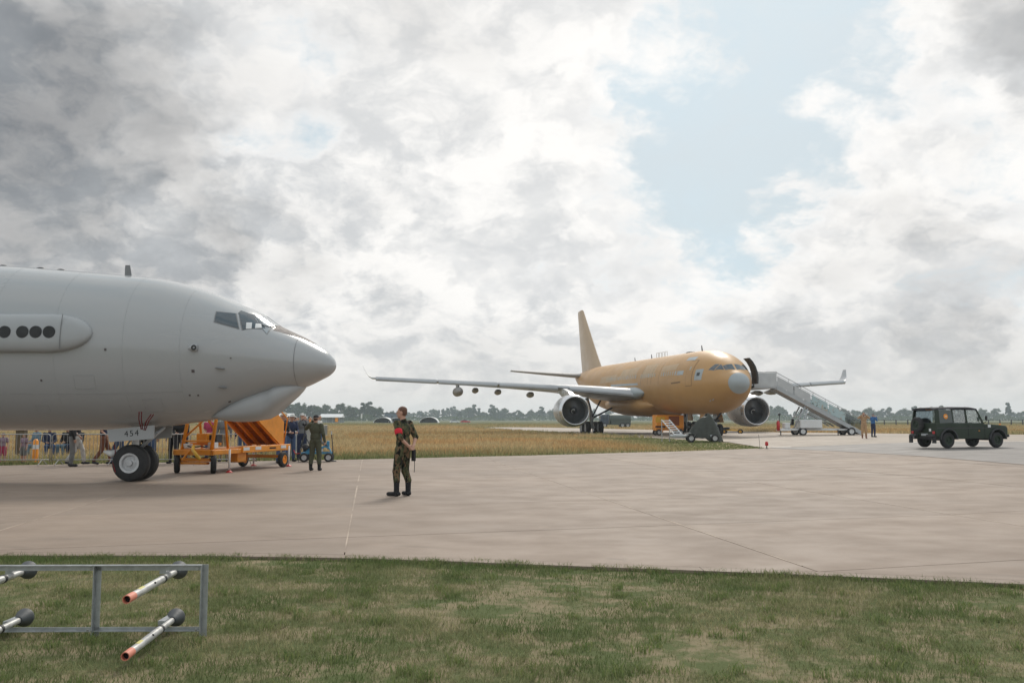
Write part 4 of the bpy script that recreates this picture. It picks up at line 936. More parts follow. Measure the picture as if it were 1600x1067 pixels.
# camouflage
def camo():
    m = bpy.data.materials.new('camouflage_cloth'); m.use_nodes = True; t = NT(m.node_tree)
    p_ = t.vm('MULTIPLY', t.n('TexCoord').outputs['Object'], (1, 1, .75))
    a = t.noise(p_, 9, 4, .6); b_ = t.noise(t.vm('ADD', p_, (5, 3, 1)), 11, 4, .6); c_ = t.noise(t.vm('ADD', p_, (2, 8, 4)), 12, 4, .6)
    base = t.mix(t.mr(a, .50, .53), c4((.045, .050, .028)), c4((.095, .098, .052)))
    base = t.mix(t.mr(b_, .52, .55), base, c4((.17, .11, .065))); base = t.mix(t.mr(c_, .55, .58), base, c4((.012, .012, .010)))
    s_ = t.n('BsdfPrincipled', {'Base Color': base, 'Roughness': .92, 'Specular IOR Level': .2})
    t.put(s_.inputs['Normal'], t.n('Bump', {'Strength': .5, 'Distance': .012, 'Height': t.noise(p_, 24, 5, .6)}).outputs[0]); t.n('OutputMaterial', {0: s_.outputs[0]}); return m
MT['camo'] = camo()
# the soldier: hands clasped behind the back, head turned to the left
Js = pose(look=.38, pelvis=(.0, -.01, .97), chest=(0, .0, 1.32), head=(-.02, .02, 1.675), shL=(-.185, .0, 1.45), shR=(.185, -.01, 1.45), elL=(-.265, -.12, 1.19), elR=(.265, -.12, 1.19), wrL=(-.085, -.215, 1.01), wrR=(.095, -.205, 1.02), hdL=(.02, -.225, .945), hdR=(.0, -.235, .955),
          palmL=(0, -1, .2), palmR=(.0, 1, .2), curlL=.75, curlR=.6, kneeL=(-.11, .07, .50), ankL=(-.125, .05, .085), toeL=(-.17, .225, .045), kneeR=(.105, .02, .50), ankR=(.11, -.06, .085), toeR=(.16, .10, .045))
sol = body('person', Js, dict(loose=.013, sleeve='rolled', boots=True, bt=.20, leg_loose=.019, hem=2, jacket=True), .0085)
S1 = put_person(sol, (-2.30, 19.0), 58, [SKIN[0], HAIR['ginger'], MT['camo'], MT['camo'], MT['black'], CL['red']], 1.035, 'soldier in camouflage with a red armband, hands clasped behind his back')
def rod(parent, pts, r, mat, name, n=8): return MB().path(pts, r, n).build(name, mat, parent, smooth=True)
am = MB(); sh_, el_ = Vector(Js['shL']), Vector(Js['elL']); am.path([sh_.lerp(el_, .42), sh_.lerp(el_, .46), sh_.lerp(el_, .76), sh_.lerp(el_, .80)], [.070, .080, .075, .066], 18)
am.build('armband', pm('armband_red', (.62, .012, .03), .8, var=.1), S1, smooth=True)
MB().loft([[(.17 + dx, -.145 + dy, zz) for dx, dy in ((-.035, -.03), (.035, -.03), (.035, .03), (-.035, .03))] for zz in (.70, .76, .93)]).path([(.19, -.15, .72), (.195, -.155, .6), (.19, -.15, .47)], .007, 6).build('belt_pouch', MT['black'], S1)
# the airman in a flight suit, one hand at his face
Jp = pose(look=.1, nod=.12, elL=(-.36, .10, 1.36), wrL=(-.17, .19, 1.60), hdL=(-.09, .17, 1.66), palmL=(1, -.2, 0), shL=(-.19, 0, 1.475), elR=(.27, -.04, 1.18), wrR=(.30, .04, .94), hdR=(.30, .06, .82), ankL=(-.14, -.02, .085), ankR=(.14, .0, .085), kneeL=(-.12, .02, .5), kneeR=(.12, .03, .5))
pil = body('person', Jp, dict(loose=.022, boots=True, tr=2, hem=2, hair='cap'), .011)
put_person(pil, (-6.18, 28.35), -8, [SKIN[0], HAIR['brown'], CL['olive'], CL['olive'], MT['black'], CL['dark']], .965, 'airman in olive flight suit with a hand raised to his face')
# spectators: a few shared poses, own clothes each
BODY = dict(
    stand=body('person', pose(), dict(loose=.014), .016),
    camera=body('person', pose(elL=(-.27, .12, 1.25), wrL=(-.09, .26, 1.52), hdL=(-.03, .25, 1.60), elR=(.27, .12, 1.25), wrR=(.09, .26, 1.52), hdR=(.03, .25, 1.60), palmL=(1, 0, 0), palmR=(-1, 0, 0)), dict(loose=.014, hair='cap'), .016),
    woman=body('person', pose(elL=(-.21, .03, 1.17), elR=(.21, .03, 1.17), wrL=(-.10, .20, 1.08), wrR=(.10, .20, 1.08), hdL=(-.0, .24, 1.09), hdR=(.0, .24, 1.10)), dict(loose=.010, hair='long', female=True, sleeve='short'), .016),
    walk=body('person', pose(kneeL=(-.10, .17, .52), ankL=(-.11, .22, .10), toeL=(-.12, .39, .06), kneeR=(.10, -.04, .50), ankR=(.11, -.27, .12), toeR=(.12, -.14, .05), elL=(-.25, -.13, 1.2), wrL=(-.27, -.15, .96), hdL=(-.27, -.12, .84), wrR=(.27, .17, 1.0), hdR=(.27, .24, .9)), dict(loose=.016, sleeve='short'), .016),
    lean=body('person', pose(look=.6, nod=.25, elL=(-.25, .08, 1.18), wrL=(-.16, .30, 1.10), hdL=(-.10, .38, 1.09), elR=(.25, .08, 1.18), wrR=(.16, .30, 1.10), hdR=(.10, .38, 1.09), chest=(0, .05, 1.32), head=(0, .12, 1.66), neck=(0, .06, 1.51)), dict(loose=.016, hair='hat', jacket=True), .016),
    child=body('person', pose(), dict(loose=.020, hair='long', female=True, sleeve='short', legs='short'), .016),
    seated=body('person', pose(pelvis=(0, 0, .50), chest=(0, -.02, .84), neck=(0, -.02, 1.04), head=(0, .0, 1.20), shL=(-.185, -.02, .98), shR=(.185, -.02, .98), elL=(-.24, .03, .72), elR=(.24, .03, .72), wrL=(-.13, .26, .64), wrR=(.13, .26, .64), hdL=(-.08, .36, .62), hdR=(.08, .36, .62), hipL=(-.10, .02, .47), hipR=(.10, .02, .47), kneeL=(-.13, .44, .50), kneeR=(.13, .44, .50), ankL=(-.13, .42, .085), ankR=(.13, .42, .085), toeL=(-.14, .58, .042), toeR=(.14, .58, .042)), dict(loose=.016), .016))
def spec(kind, x, y, face, top, tr, hair, scale, label, skin=0, hat='white', shoes='dark', group='spectators behind the barriers'):
    return put_person(BODY[kind], (x, y), face, [SKIN[skin], HAIR[hair], CL[top], CL[tr], CL[shoes], CL[hat]], scale, label, group)
# around the nose wheel, seen under the belly
spec('child', -18.35, 32.5, 200, 'lilac', 'pink', 'dark', .62, 'small child in lilac top at the far left of the barrier')
spec('child', -17.75, 32.8, 160, 'lilac', 'grey', 'dark', .60, 'small child in lilac top and grey shorts beside the barrier')
spec('walk', -15.4, 31.9, -80, 'black', 'white', 'brown', 1.0, 'person in black top and white trousers behind the barrier')
spec('stand', -15.0, 30.75, -60, 'black', 'grey', 'grey', 1.0, 'person in black jacket and grey trousers in front of the barrier')
spec('walk', -14.5, 32.0, -75, 'navy', 'brown', 'brown', 1.0, 'person with brown trousers walking behind the barrier')
spec('walk', -14.05, 32.3, 95, 'black', 'jeans', 'dark', 1.0, 'person in black top and dark jeans walking by the nose wheel')
spec('stand', -13.4, 32.6, 20, 'red', 'black', 'dark', 1.0, 'person in red top standing behind the nose wheel')
spec('stand', -12.95, 32.4, -30, 'dark', 'jeans', 'brown', 1.0, 'person in dark top and jeans right behind the nose wheel')
spec('stand', -12.35, 32.9, 170, 'cream', 'black', 'grey', 1.0, 'person in cream top between nose wheel and orange trailer')
spec('stand', -12.1, 33.4, 100, 'black', 'black', 'dark', 1.0, 'person all in black left of the orange trailer')
spec('lean', -11.9, 32.3, 200, 'black', 'dark', 'grey', 1.0, 'person in black coat leaning by the orange trailer', hat='dark')
spec('woman', -11.6, 34.6, 180, 'pink', 'jeans', 'blond', .98, 'woman in bright pink top behind the orange trailer')
spec('stand', -11.0, 34.4, 190, 'grey', 'khaki', 'grey', 1.0, 'person in grey top and khaki trousers behind the orange trailer')
spec('stand', -10.4, 34.8, 180, 'navy', 'jeans', 'dark', 1.02, 'person in navy top behind the orange trailer')
spec('seated', -19.3, 37.6, 210, 'navy', 'jeans', 'dark', 1.0, 'seated person in navy top with jeans in the dry grass')
spec('seated', -18.7, 37.9, 170, 'black', 'sky', 'brown', 1.0, 'seated person in black top and pale blue trousers in the grass')
spec('seated', -18.1, 37.7, 150, 'dark', 'navy', 'dark', 1.0, 'seated person in dark clothes at the right of the seated group')
spec('seated', -20.0, 37.9, 150, 'sky', 'sky', 'blond', 1.0, 'seated person in pale blue clothes at the left of the seated group')
# right of the trailer
spec('lean', -8.45, 33.0, 230, 'black', 'jeans', 'grey', 1.03, 'man in black jacket and cream hat leaning over beside the trailer', hat='cream')
spec('lean', -8.45, 34.4, 215, 'navy', 'jeans', 'brown', 1.0, 'person in navy top with a white hat near the trailer', hat='white')
spec('camera', -8.3, 35.6, 200, 'grey', 'navy', 'dark', 1.02, 'photographer in grey top and white cap beside the tripod')
lab = ['dark haired spectator in black top further along the barrier', 'spectator in white top in the row along the barrier', 'spectator with camera in navy top along the barrier', 'grey haired spectator in khaki top along the barrier', 'blond woman in grey top in the barrier row',
       'spectator in dark green top deep in the barrier row', 'spectator in black coat with white cap deep in the row', 'woman in cream top far along the barrier', 'spectator in red top far along the barrier', 'spectator in blue top near the end of the barrier row', 'spectator in brown top near the end of the barrier row', 'spectator with camera at the far end of the barrier', 'spectator in orange top at the far end of the barrier', 'spectator in lilac top at the far end of the barrier', 'tall spectator in grey top far down the row', 'spectator in pale blue top far down the row']
kinds = ['stand', 'stand', 'camera', 'stand', 'woman', 'stand', 'lean', 'woman', 'stand', 'stand', 'stand', 'camera', 'stand', 'woman', 'stand', 'stand']
tops = ['black', 'white', 'navy', 'khaki', 'grey', 'green', 'black', 'cream', 'red', 'blue', 'brown', 'navy', 'orange', 'lilac', 'grey', 'sky']
for k, L_ in enumerate(lab):
    t = (k + .3) / 16; y_ = 38 + 46 * t; x_ = -9.75 - 8.0 * t - .55 + .5 * ((k * 37 % 11) / 11 - .5) + (-.7 if k % 3 == 1 else 0)
    spec(kinds[k], x_, y_, 250 + 40 * ((k * 53 % 7) / 7 - .5), tops[k], ('jeans', 'dark', 'khaki', 'navy')[k % 4], ('dark', 'brown', 'dark', 'grey', 'blond')[k % 5], .94 + .1 * ((k * 29 % 13) / 13), L_)
spec('stand', -9.85, 46, 250, 'white', 'jeans', 'grey', 1.0, 'white haired man in white top beyond the airman', hat='white')
# by the boarding stairs
Jt = pose(elL=(-.36, .08, 1.42), wrL=(-.14, .22, 1.60), hdL=(-.05, .20, 1.67), elR=(.36, .08, 1.42), wrR=(.14, .22, 1.60), hdR=(.05, .20, 1.67), shL=(-.19, 0, 1.48), shR=(.19, 0, 1.48), palmL=(1, 0, 0), palmR=(-1, 0, 0), nod=-.1)
tanb = body('person', Jt, dict(loose=.022, tr=2, boots=True, hem=2), .014)
put_person(tanb, (24.6, 62.9), 165, [SKIN[1], HAIR['dark'], CL['tan'], CL['tan'], CL['brown'], CL['dark']], 1.0, 'person in tan flight suit holding a camera up near the boarding stairs')
o = spec('camera', 27.05, 67.4, -60, 'blue', 'navy', 'grey', .98, 'person in blue jacket and dark trousers beside the boarding stairs', hat='grey'); del o['group']
# ------------------------------------------------------------------ ground equipment
def lbl(o, label): o['label'] = label; return o
# crowd barriers
MT['barrier'] = pm('barrier_steel', (.36, .37, .37), .45, .5, var=.15, scale=12)
def barrier_proto(single):
    r_ = empty('crowd_barrier'); L_ = 2.3
    MB().path([(-L_ / 2, 0, .12), (-L_ / 2, 0, 1.02), (-L_ / 2 + .06, 0, 1.08), (L_ / 2 - .06, 0, 1.08), (L_ / 2, 0, 1.02), (L_ / 2, 0, .12)], .019, 8).cyl((-L_ / 2, 0, .2), (L_ / 2, 0, .2), .017, n=8).build('frame', MT['barrier'], r_, smooth=True)
    if single:
        me = None
        for k in range(17):
            x_ = -L_ / 2 + .128 + k * .128
            if me is None: b = MB().cyl((0, 0, .2), (0, 0, 1.08), .0075, n=6).build('bar', MT['barrier'], r_); me = b.data
            else: b = bpy.data.objects.new('bar', me); col.objects.link(b); b.parent = r_
            b.location = (x_, 0, 0)
    else:
        mb = MB()
        for k in range(17): mb.cyl((-L_ / 2 + .128 + k * .128, 0, .2), (-L_ / 2 + .128 + k * .128, 0, 1.08), .0075, n=4)
        b = mb.build('bars', MT['barrier'], r_); b['kind'] = 'stuff'
    for x_ in (-L_ / 2 + .25, L_ / 2 - .25):
        MB().path([(x_, -.34, .02), (x_, -.06, .18), (x_, .06, .18), (x_, .34, .02)], .015, 6).build('foot', MT['barrier'], r_)
    return r_
bp = barrier_proto(True); bf = barrier_proto(False); used = [0, 0]
def place_barrier(proto, i, x, y, rz, label):
    o = proto if not used[i] else copy_tree(proto); used[i] = 1
    o.location = (x, y, gzf(x, y)); o.rotation_euler = (0, 0, rz); tag(o, label, 'barrier', 'crowd barriers')
for k, nm in enumerate(('steel crowd barrier at the far left under the grey jet', 'steel crowd barrier in front of the lilac-clad children', 'steel crowd barrier behind the grey trousered person', 'steel crowd barrier behind the nose wheel', 'steel crowd barrier just left of the orange trailer')):
    place_barrier(bp, 0, -19.6 + k * 2.36, 31.25 + k * .12, .05, nm)
ORD = 'first second third fourth fifth sixth seventh eighth ninth tenth eleventh twelfth thirteenth fourteenth fifteenth sixteenth seventeenth eighteenth nineteenth twentieth'.split()
for k in range(20):
    t = k * 2.36; x_, y_ = -8.9 - t * .172, 36.6 + t * .985
    place_barrier(bf, 1, x_, y_, math.atan2(.985, -.172), ORD[k] + ' crowd barrier, counted from the tripod, in the line running away')

# orange stair trailer
OT = empty('stair_trailer', (-9.45, 26.95, 0), R(-15), 'orange four-wheeled stair trailer parked behind the grey jet nose', 'trailer')
# local: +Y runs away from the camera, x across
def obox(name, c, s_, mat='orange', par=OT, **k): return MB().box(c, s_, bev=k.pop('bev', .012), **k).build(name, MT[mat], par)
MB().box((-.62, 2.15, .62), (.11, 4.6, .14), bev=.01).box((.62, 2.15, .62), (.11, 4.6, .14), bev=.01).box((0, -.1, .62), (1.35, .10, .16), bev=.01).box((0, 1.9, .62), (1.15, .1, .12), bev=.01).box((0, 4.35, .62), (1.15, .1, .12), bev=.01).build('chassis', MT['orange'], OT)
MB().box((0, 2.2, .705), (1.16, 4.3, .02)).build('deck_plate', MT['orange'], OT)
MB().box((.70, 2.9, .66), (.05, 3.0, .20), bev=.01).build('side_rail', MT['orange'], OT)
for yy in (1.6, 2.3, 3.9): MB().box((.728, yy, .68), (.012, .34, .10)).build('reflective_plate', MT['white'], OT)
MB().box((.727, 3.2, .66), (.010, .40, .05)).build('stencil_text', MT['black'], OT)
MB().box((0, -.02, .40), (1.05, .10, .10), bev=.01).box((0, -.02, .30), (.9, .16, .07), bev=.01).build('front_axle', MT['orange'], OT)
MB().box((0, 3.75, .36), (1.5, .1, .1), bev=.01).build('rear_axle', MT['orange'], OT)
MB().box((.35, 1.7, .42), (.34, .5, .32), bev=.02).build('hydraulic_box', MT['orange'], OT)
for x_ in (-.62, .62): wheel('tyre', OT, (x_, 0, .27), .27, .17, 'X', MT['orange'], n=22).rotation_euler = (0, 0, R(33))
for x_ in (-.70, .80): wheel('tyre', OT, (x_, 3.75, .26), .26, .16, 'X', MT['orange'], n=22)
for x_, yy in ((.80, .55), (.74, 4.25), (-.6, 4.25)):
    MB().cyl((x_, yy, .08), (x_, yy, .70), .032, n=10).build('jack_leg', MT['white'], OT, smooth=True); MB().lathe([(0, .10), (.02, .10), (.07, .03)], 12, (x_, yy, .0), 'Z', True).build('jack_foot', MT['red'], OT)
# tow bar folded down in front
MB().path([(.0, -.12, .80), (.14, -.35, .70), (.55, -.62, .46)], .05, 10).build('tow_bar', MT['yellow'], OT, smooth=True)
MB().path([(-.05, -.1, .75), (-.28, -.25, .40)], .03, 8).build('tow_brace', MT['orange'], OT)
# support posts and platform frame
for x_ in (-.5, .5):
    MB().path([(x_, .05, .68), (x_ * .94, .55, 2.7)], .055, 10).build('front_post', MT['orange'], OT, smooth=True)
    MB().path([(x_ * .9, 1.0, .68), (x_ * .9, .60, 2.7)], .04, 10).build('rear_post', MT['orange'], OT, smooth=True)
MB().path([(-.5, .15, 1.05), (.5, .95, 2.3)], .03, 8).path([(.48, .2, 1.3), (-.48, .45, 2.3)], .03, 8).build('cross_brace', MT['orange'], OT, smooth=True)
MB().box((0, .5, .86), (1.05, .08, .08), bev=.01).box((0, .1, .95), (1.1, .06, .05), bev=.01).build('cross_beam', MT['orange'], OT)
obox('battery_box', (-.05, .55, 1.02), (.36, .4, .30)); obox('motor', (.26, .62, .98), (.26, .3, .30), 'dark'); obox('valve_box', (-.38, .15, .80), (.22, .2, .14), 'white'); obox('control_box', (.42, .25, .82), (.24, .2, .18), 'white')
MB().path([(-.4, .1, .82), (-.1, -.02, .76), (.1, .1, .80), (.35, .05, .76)], .022, 6).path([(-.3, .3, .5), (.0, .2, .42), (.3, .35, .5)], .02, 6).build('hoses', MT['dark'], OT)
# stair flight: low at the back, high at the front
A_, B_ = Vector((0, 4.0, .72)), Vector((0, .2, 3.0)); dr_ = (B_ - A_).normalized()
MT['shade_orange'] = pm('shaded_orange_underside', (.30, .11, .025), .6, var=.25, scale=3)  # darkened orange: shade under the flight put into the colour
st_ = empty('stair_flight'); st_.parent = OT
for x_ in (-.56, -.2, .2, .56):
    mb = MB(); n_ = Vector((0, -dr_.z, dr_.y)) * -.1
    mb.loft([[p_ + Vector((x_ + sx * .03, 0, 0)) + n_ * q for sx, q in ((-1, -1), (1, -1), (1, 1), (-1, 1))] for p_ in (A_, B_)]); mb.build('stringer', MT['orange'], st_)
for k in range(14):
    p_ = A_.lerp(B_, (k + .5) / 14); MB().box(p_ + Vector((0, 0, .09)), (1.1, .26, .03)).build('tread', MT['shade_orange'], st_)
mb = MB(); mb.quad(*[p_ + Vector((sx * .55, 0, .02)) for p_, sx in ((A_, -1), (A_, 1), (B_, 1), (B_, -1))]); mb.build('backing_plate', MT['shade_orange'], st_)
for x_ in (-.62, .62):
    mb = MB(); up = Vector((0, 0, .62))
    a_, b_ = A_.lerp(B_, -.02), A_.lerp(B_, 1.0)
    mb.loft([[p_ + Vector((x_ - .012, 0, 0)) for p_ in (a_ - up * .08, b_ - up * .3, b_ + up * 1.7, a_ + up * 1.35)], [p_ + Vector((x_ + .012, 0, 0)) for p_ in (a_ - up * .08, b_ - up * .3, b_ + up * 1.7, a_ + up * 1.35)]]); mb.build('side_plate', MT['orange'], st_)
    MB().path([a_ + Vector((x_, 0, 0)), a_ + Vector((x_, .25, .95)), b_ + Vector((x_, 0, 1.0))], .022, 8).build('handrail', MT['orange'], st_, smooth=True)
MB().box((0, .45, 3.0), (1.15, 1.0, .06)).build('platform', MT['orange'], st_)
# photographer's tripod
TP = empty('camera_tripod', (-7.9, 34.3, 0), 0, 'black camera tripod standing beside the orange trailer', 'tripod')
for a in (0.3, 2.4, 4.5): MB().path([(0, 0, 1.05), (math.cos(a) * .48, math.sin(a) * .48, .01)], [.02, .012], 6).build('leg', MT['dark'], TP)
MB().cyl((0, 0, .9), (0, 0, 1.35), .018, n=8).build('centre_column', MT['dark'], TP)
MB().box((0, 0, 1.40), (.14, .09, .10), bev=.01).cyl((0, -.05, 1.41), (0, -.22, 1.41), .045, n=12).build('camera_body', MT['black'], TP)
# small blue towing cart with hoses
BC = empty('hydraulic_cart', (-7.42, 34.35, 0), R(8), 'small blue four-wheeled cart with black hoses beside the airman', 'cart')
MB().box((0, -.28, .33), (1.15, .05, .07), bev=.01).box((0, .28, .33), (1.15, .05, .07), bev=.01).box((-.5, 0, .33), (.05, .56, .06), bev=.01).box((.5, 0, .33), (.05, .56, .06), bev=.01).build('frame', MT['blue'], BC)
MB().loft([[(x_, -.25, zz), (x_, .25, zz), (x_ + .01, .25, zz - .08), (x_ + .01, -.25, zz - .08)] for x_, zz in ((-.4, .42), (0, .50), (.3, .62), (.45, .55), (.52, .40))]).build('hood', MT['blue'], BC, auto=30)
obox('pump', (.05, -.05, .48), (.34, .36, .20), 'white', BC); obox('tank', (-.3, .05, .46), (.24, .3, .16), 'blue', BC); obox('gauge_panel', (.40, .12, .66), (.10, .3, .24), 'blue', BC)
MB().path([(-.45, -.2, .42), (-.25, -.2, .60), (.05, -.2, .72), (.30, -.2, .68), (.45, -.2, .48)], .04, 8).path([(-.4, .1, .45), (-.1, .05, .68), (.2, .1, .74), (.42, .1, .6)], .035, 8).build('hose', MT['dark'], BC, smooth=True)
MB().lathe([(-.05, .03), (-.05, .11), (-.02, .12), (.02, .12), (.05, .11), (.05, .03)], 18, (-.42, -.26, .56), 'Y').build('hose_reel', MT['dark'], BC, smooth=True)
for x_, yy in ((-.45, -.38), (.45, -.38), (-.45, .38), (.45, .38)): wheel('tyre', BC, (x_, yy, .17), .17, .11, 'Y', n=20)
MB().path([(-.55, -.1, .33), (-.8, -.05, .30), (-.88, 0, .44)], .018, 6).build('tow_handle', MT['red'], BC)
PO = empty('marker_pole', (-6.86, 34.5, 0), 0, 'thin dark upright pole beside the blue cart', 'pole')
MB().path([(.03, 0, 0), (.0, 0, .6), (-.05, 0, 1.02)], .018, 8).build('shaft', MT['dark'], PO); MB().cyl((-.05, 0, 1.02), (-.055, 0, 1.15), .022, n=8).build('tip', MT['ltgrey'], PO); MB().lathe([(0, .13), (.03, .12), (.05, .03)], 14, (.03, 0, 0), 'Z', True).build('base', MT['dark'], PO)
# wooden post and orange bollard behind the barrier
MB().box((0, 0, .5), (.34, .3, 1.35), bev=.02).box((0, 0, 1.2), (.40, .36, .05)).build('timber_post', pm('timber', (.13, .10, .065), .9, var=.3, scale=6, streak=(1, 1, .2)), None, loc=(-19.6, 36, 0))
tag(bpy.data.objects['timber_post'], 'thick weathered timber post standing in the dry grass', 'post')
ob = empty('orange_bollard', (-17.75, 33.6, 0), 0, 'slim orange marker bollard behind the crowd barrier', 'bollard')
MB().lathe([(0, .16), (.05, .15), (.06, .11), (.8, .095), (.86, .05), (.88, .001)], 18, (0, 0, 0), 'Z', True).build('body', MT['orange'], ob, auto=40); MB().lathe([(.5, .1035), (.66, .1005)], 18, (0, 0, 0), 'Z').build('band', MT['white'], ob)

# galvanised rack with stowed barrier posts
RK = empty('steel_rack', (-2.35, 6.93, 0), R(1.0), 'galvanised angle-steel rack standing on the front lawn', 'rack')
ZT = .505
def angle(name, a, b, wd=.05, flip=1, par=RK):
    a, b = Vector(a), Vector(b); t = (b - a).normalized(); f = Vector((0, -1, 0)); sd = t.cross(f).normalized() * flip; th = .006
    mb = MB()
    for u, v in ((sd, f), (f, sd)):
        mb.loft([[p_ + u * i * wd + v * j * th for i, j in ((0, 0), (1, 0), (1, 1), (0, 1))] for p_ in (a, b)])
    return mb.build(name, MT['galv'], par)
angle('top_rail', (.0, 0, ZT), (-3.2, 0, ZT), .045, -1); angle('bottom_rail', (0, 0, .012), (-3.2, 0, .012), .03, 1)
for x_ in (0, -.805, -1.61, -2.42, -3.2):
  for zz in (.03, ZT - .022): MB().lathe([(-.056, .001), (-.056, .009), (-.048, .010), (-.048, .001)], 6, (x_ - .022, 0, zz), 'Y').build('bolt', MT['steel'], RK)
  angle('upright', (x_, 0, -.03), (x_, 0, ZT - .001), .045, 1)
for x_ in (-.30, -1.46, -2.6):
    MB().box((x_, .10, .45), (.05, .20, .035)).build('bracket', MT['galv'], RK); MB().box((x_, .10, .07), (.05, .20, .03)).build('bracket', MT['galv'], RK)
MT['cone'] = pm('rubber_cone', (.055, .062, .068), .6, var=.2, scale=12); MT['tip'] = pm('red_tip', (.60, .21, .14), .55, var=.15, scale=20); MT['tube'] = pm('worn_aluminium_tube', (.46, .46, .45), .42, .35, var=.15, scale=16, c2=(.30, .29, .27), f2=(.52, .68)); MT['sticker'] = pm('yellow_sticker', (.55, .50, .18), .6, var=.1)
for i_, (xb, zb, nm) in enumerate(((-2.61, .425, 'upper grey barrier post with red tip at the right end of the rack'), (-2.62, .062, 'lower grey barrier post with red tip at the right end of the rack'), (-3.79, .425, 'upper grey barrier post cut by the left edge of the picture'), (-3.80, .062, 'lower grey barrier post cut by the left edge of the picture'))):
    y0 = 7.12; pt = empty('barrier_post', (xb, y0, zb), R(4.3 if zb > .2 else 5.0), nm, 'post', 'posts stowed in the rack')
    MB().lathe([(.05, .004), (.05, .066), (.035, .070), (.02, .068), (-.02, .050), (-.06, .040), (-.08, .030), (-.08, .004)], 26, (0, 0, 0), 'Y').build('cone_base', MT['cone'], pt, auto=40)
    MB().lathe([(-.07, .023), (-.36, .0235)], 20, (0, 0, 0), 'Y').lathe([(-.38, .0275), (-1.02, .0275)], 20, (0, 0, 0), 'Y').build('tube', MT['tube'], pt, smooth=True)
    MB().lathe([(-.35, .022), (-.355, .031), (-.385, .031), (-.39, .027)], 20, (0, 0, 0), 'Y').build('collar', MT['dark'], pt, auto=40)
    MB().lathe([(-1.005, .0286), (-1.13, .0286), (-1.13, .0235), (-1.0, .0235)], 20, (0, 0, 0), 'Y').build('red_tip', MT['tip'], pt, auto=40)
    MB().lathe([(-1.09, .0236), (-1.085, .001)], 20, (0, 0, 0), 'Y').build('bore', MT['black'], pt)
    mb = MB()
    for q in range(6): a0, a1 = 1.0 + q * .2, 1.2 + q * .2; mb.quad(*[(math.cos(a) * .0283, yy, math.sin(a) * .0283) for a, yy in ((a0, -.80), (a1, -.80), (a1, -.90), (a0, -.90))])
    mb.build('sticker', MT['sticker'], pt); MB().cyl((.02, -.62, .015), (.027, -.62, .022), .007, n=8).build('hole', MT['black'], pt)

# ------------------------------------------------------------------ green jeep
MT['jeep'] = pm('army_green', (.024, .037, .023), .5, var=.12, scale=2, c2=(.03, .03, .023), f2=(.58, .75), spec=.3)
MT['jtop'] = pm('canvas_top', (.030, .030, .036), .85, var=.2, scale=5, bump=.3)
MT['jglass'] = glass('car_glass', (.86, .89, .88), .06)
JP = empty('army_jeep', (21.45, 43.15, gzf(21.45, 43.15)), R(17), 'dark green military off-road jeep with rear spare wheel and canvas roof', 'jeep')
WB, TRK = 2.85, 1.45
def arch(cx, r, n=8): return [(cx + r * math.cos(a), .40 + r * math.sin(a)) for a in [math.pi - math.pi * q / n for q in range(n + 1)]]
rx, fx = -WB / 2, WB / 2
low = [(-2.12, .52), (-2.12, 1.16), (.62, 1.16), (.70, 1.13), (1.0, 1.12), (2.02, 1.04), (2.06, .98), (2.06, .60)]
bottom = [(fx + .47, .52)] + [(x_, zz) for x_, zz in arch(fx, .46)][::-1] + [(fx - .47, .42), (rx + .47, .42)] + arch(rx, .46)[::-1] + [(rx - .47, .52)]
bt = MB()
# body sides and ends as a shell: profile extruded, triangulated by strips between top and bottom outlines
def topz(x_): return float(np.interp(x_, [-2.12, .62, .70, 1.0, 2.02, 2.06], [1.16, 1.16, 1.13, 1.12, 1.04, .98]))
def botz(x_):
    for c_ in (rx, fx):
        if abs(x_ - c_) < .46: return .40 + math.sqrt(max(0, .46 ** 2 - (x_ - c_) ** 2)) if True else 0
    return .44 if rx < x_ < fx else .52
xs_ = sorted(set([-2.12, -2.0, .62, .70, 1.0, 2.02, 2.06, rx - .4601, fx + .4601, rx + .4601, fx - .4601] + [rx + .46 * math.cos(math.pi * q / 12) for q in range(13)] + [fx + .46 * math.cos(math.pi * q / 12) for q in range(13)] + [-.6, -.2, .2]))
rings = []
for x_ in xs_:
    hw_ = .83 if x_ < 1.9 else .80; zb, zt_ = botz(x_), topz(x_); sh_ = .02
    rings.append([(x_, -hw_, zb), (x_, -hw_ - .005, .90 if zb < .9 else zb + .01), (x_, -hw_ + sh_, zt_ - .03), (x_, -hw_ + .07, zt_), (x_, hw_ - .07, zt_), (x_, hw_ - sh_, zt_ - .03), (x_, hw_ + .005, .90 if zb < .9 else zb + .01), (x_, hw_, zb)])
bt.loft(rings).build('body', MT['jeep'], JP, auto=30)
MB().box((0, 0, .48), (3.9, .9, .14)).box((rx, 0, .40), (.12, 1.3, .12)).box((fx, 0, .40), (.12, 1.3, .12)).build('chassis', MT['dark'], JP)
for c_ in (rx, fx):
    for sy in (-1, 1):
        fl = MB(); pr = []
        for q in range(13):
            a = math.pi * q / 12; pr.append([(c_ + r_ * math.cos(a), yy * sy, .40 + r_ * math.sin(a)) for r_, yy in ((.455, .80), (.455, .90), (.51, .895), (.52, .80))])
        fl.loft(pr).build('wheel_arch', MT['dark'], JP, auto=40)
        wheel('wheel', JP, (c_, sy * TRK / 2, .365), .365, .23, 'Y', MT['jeep'], n=26, rim_r=.56)
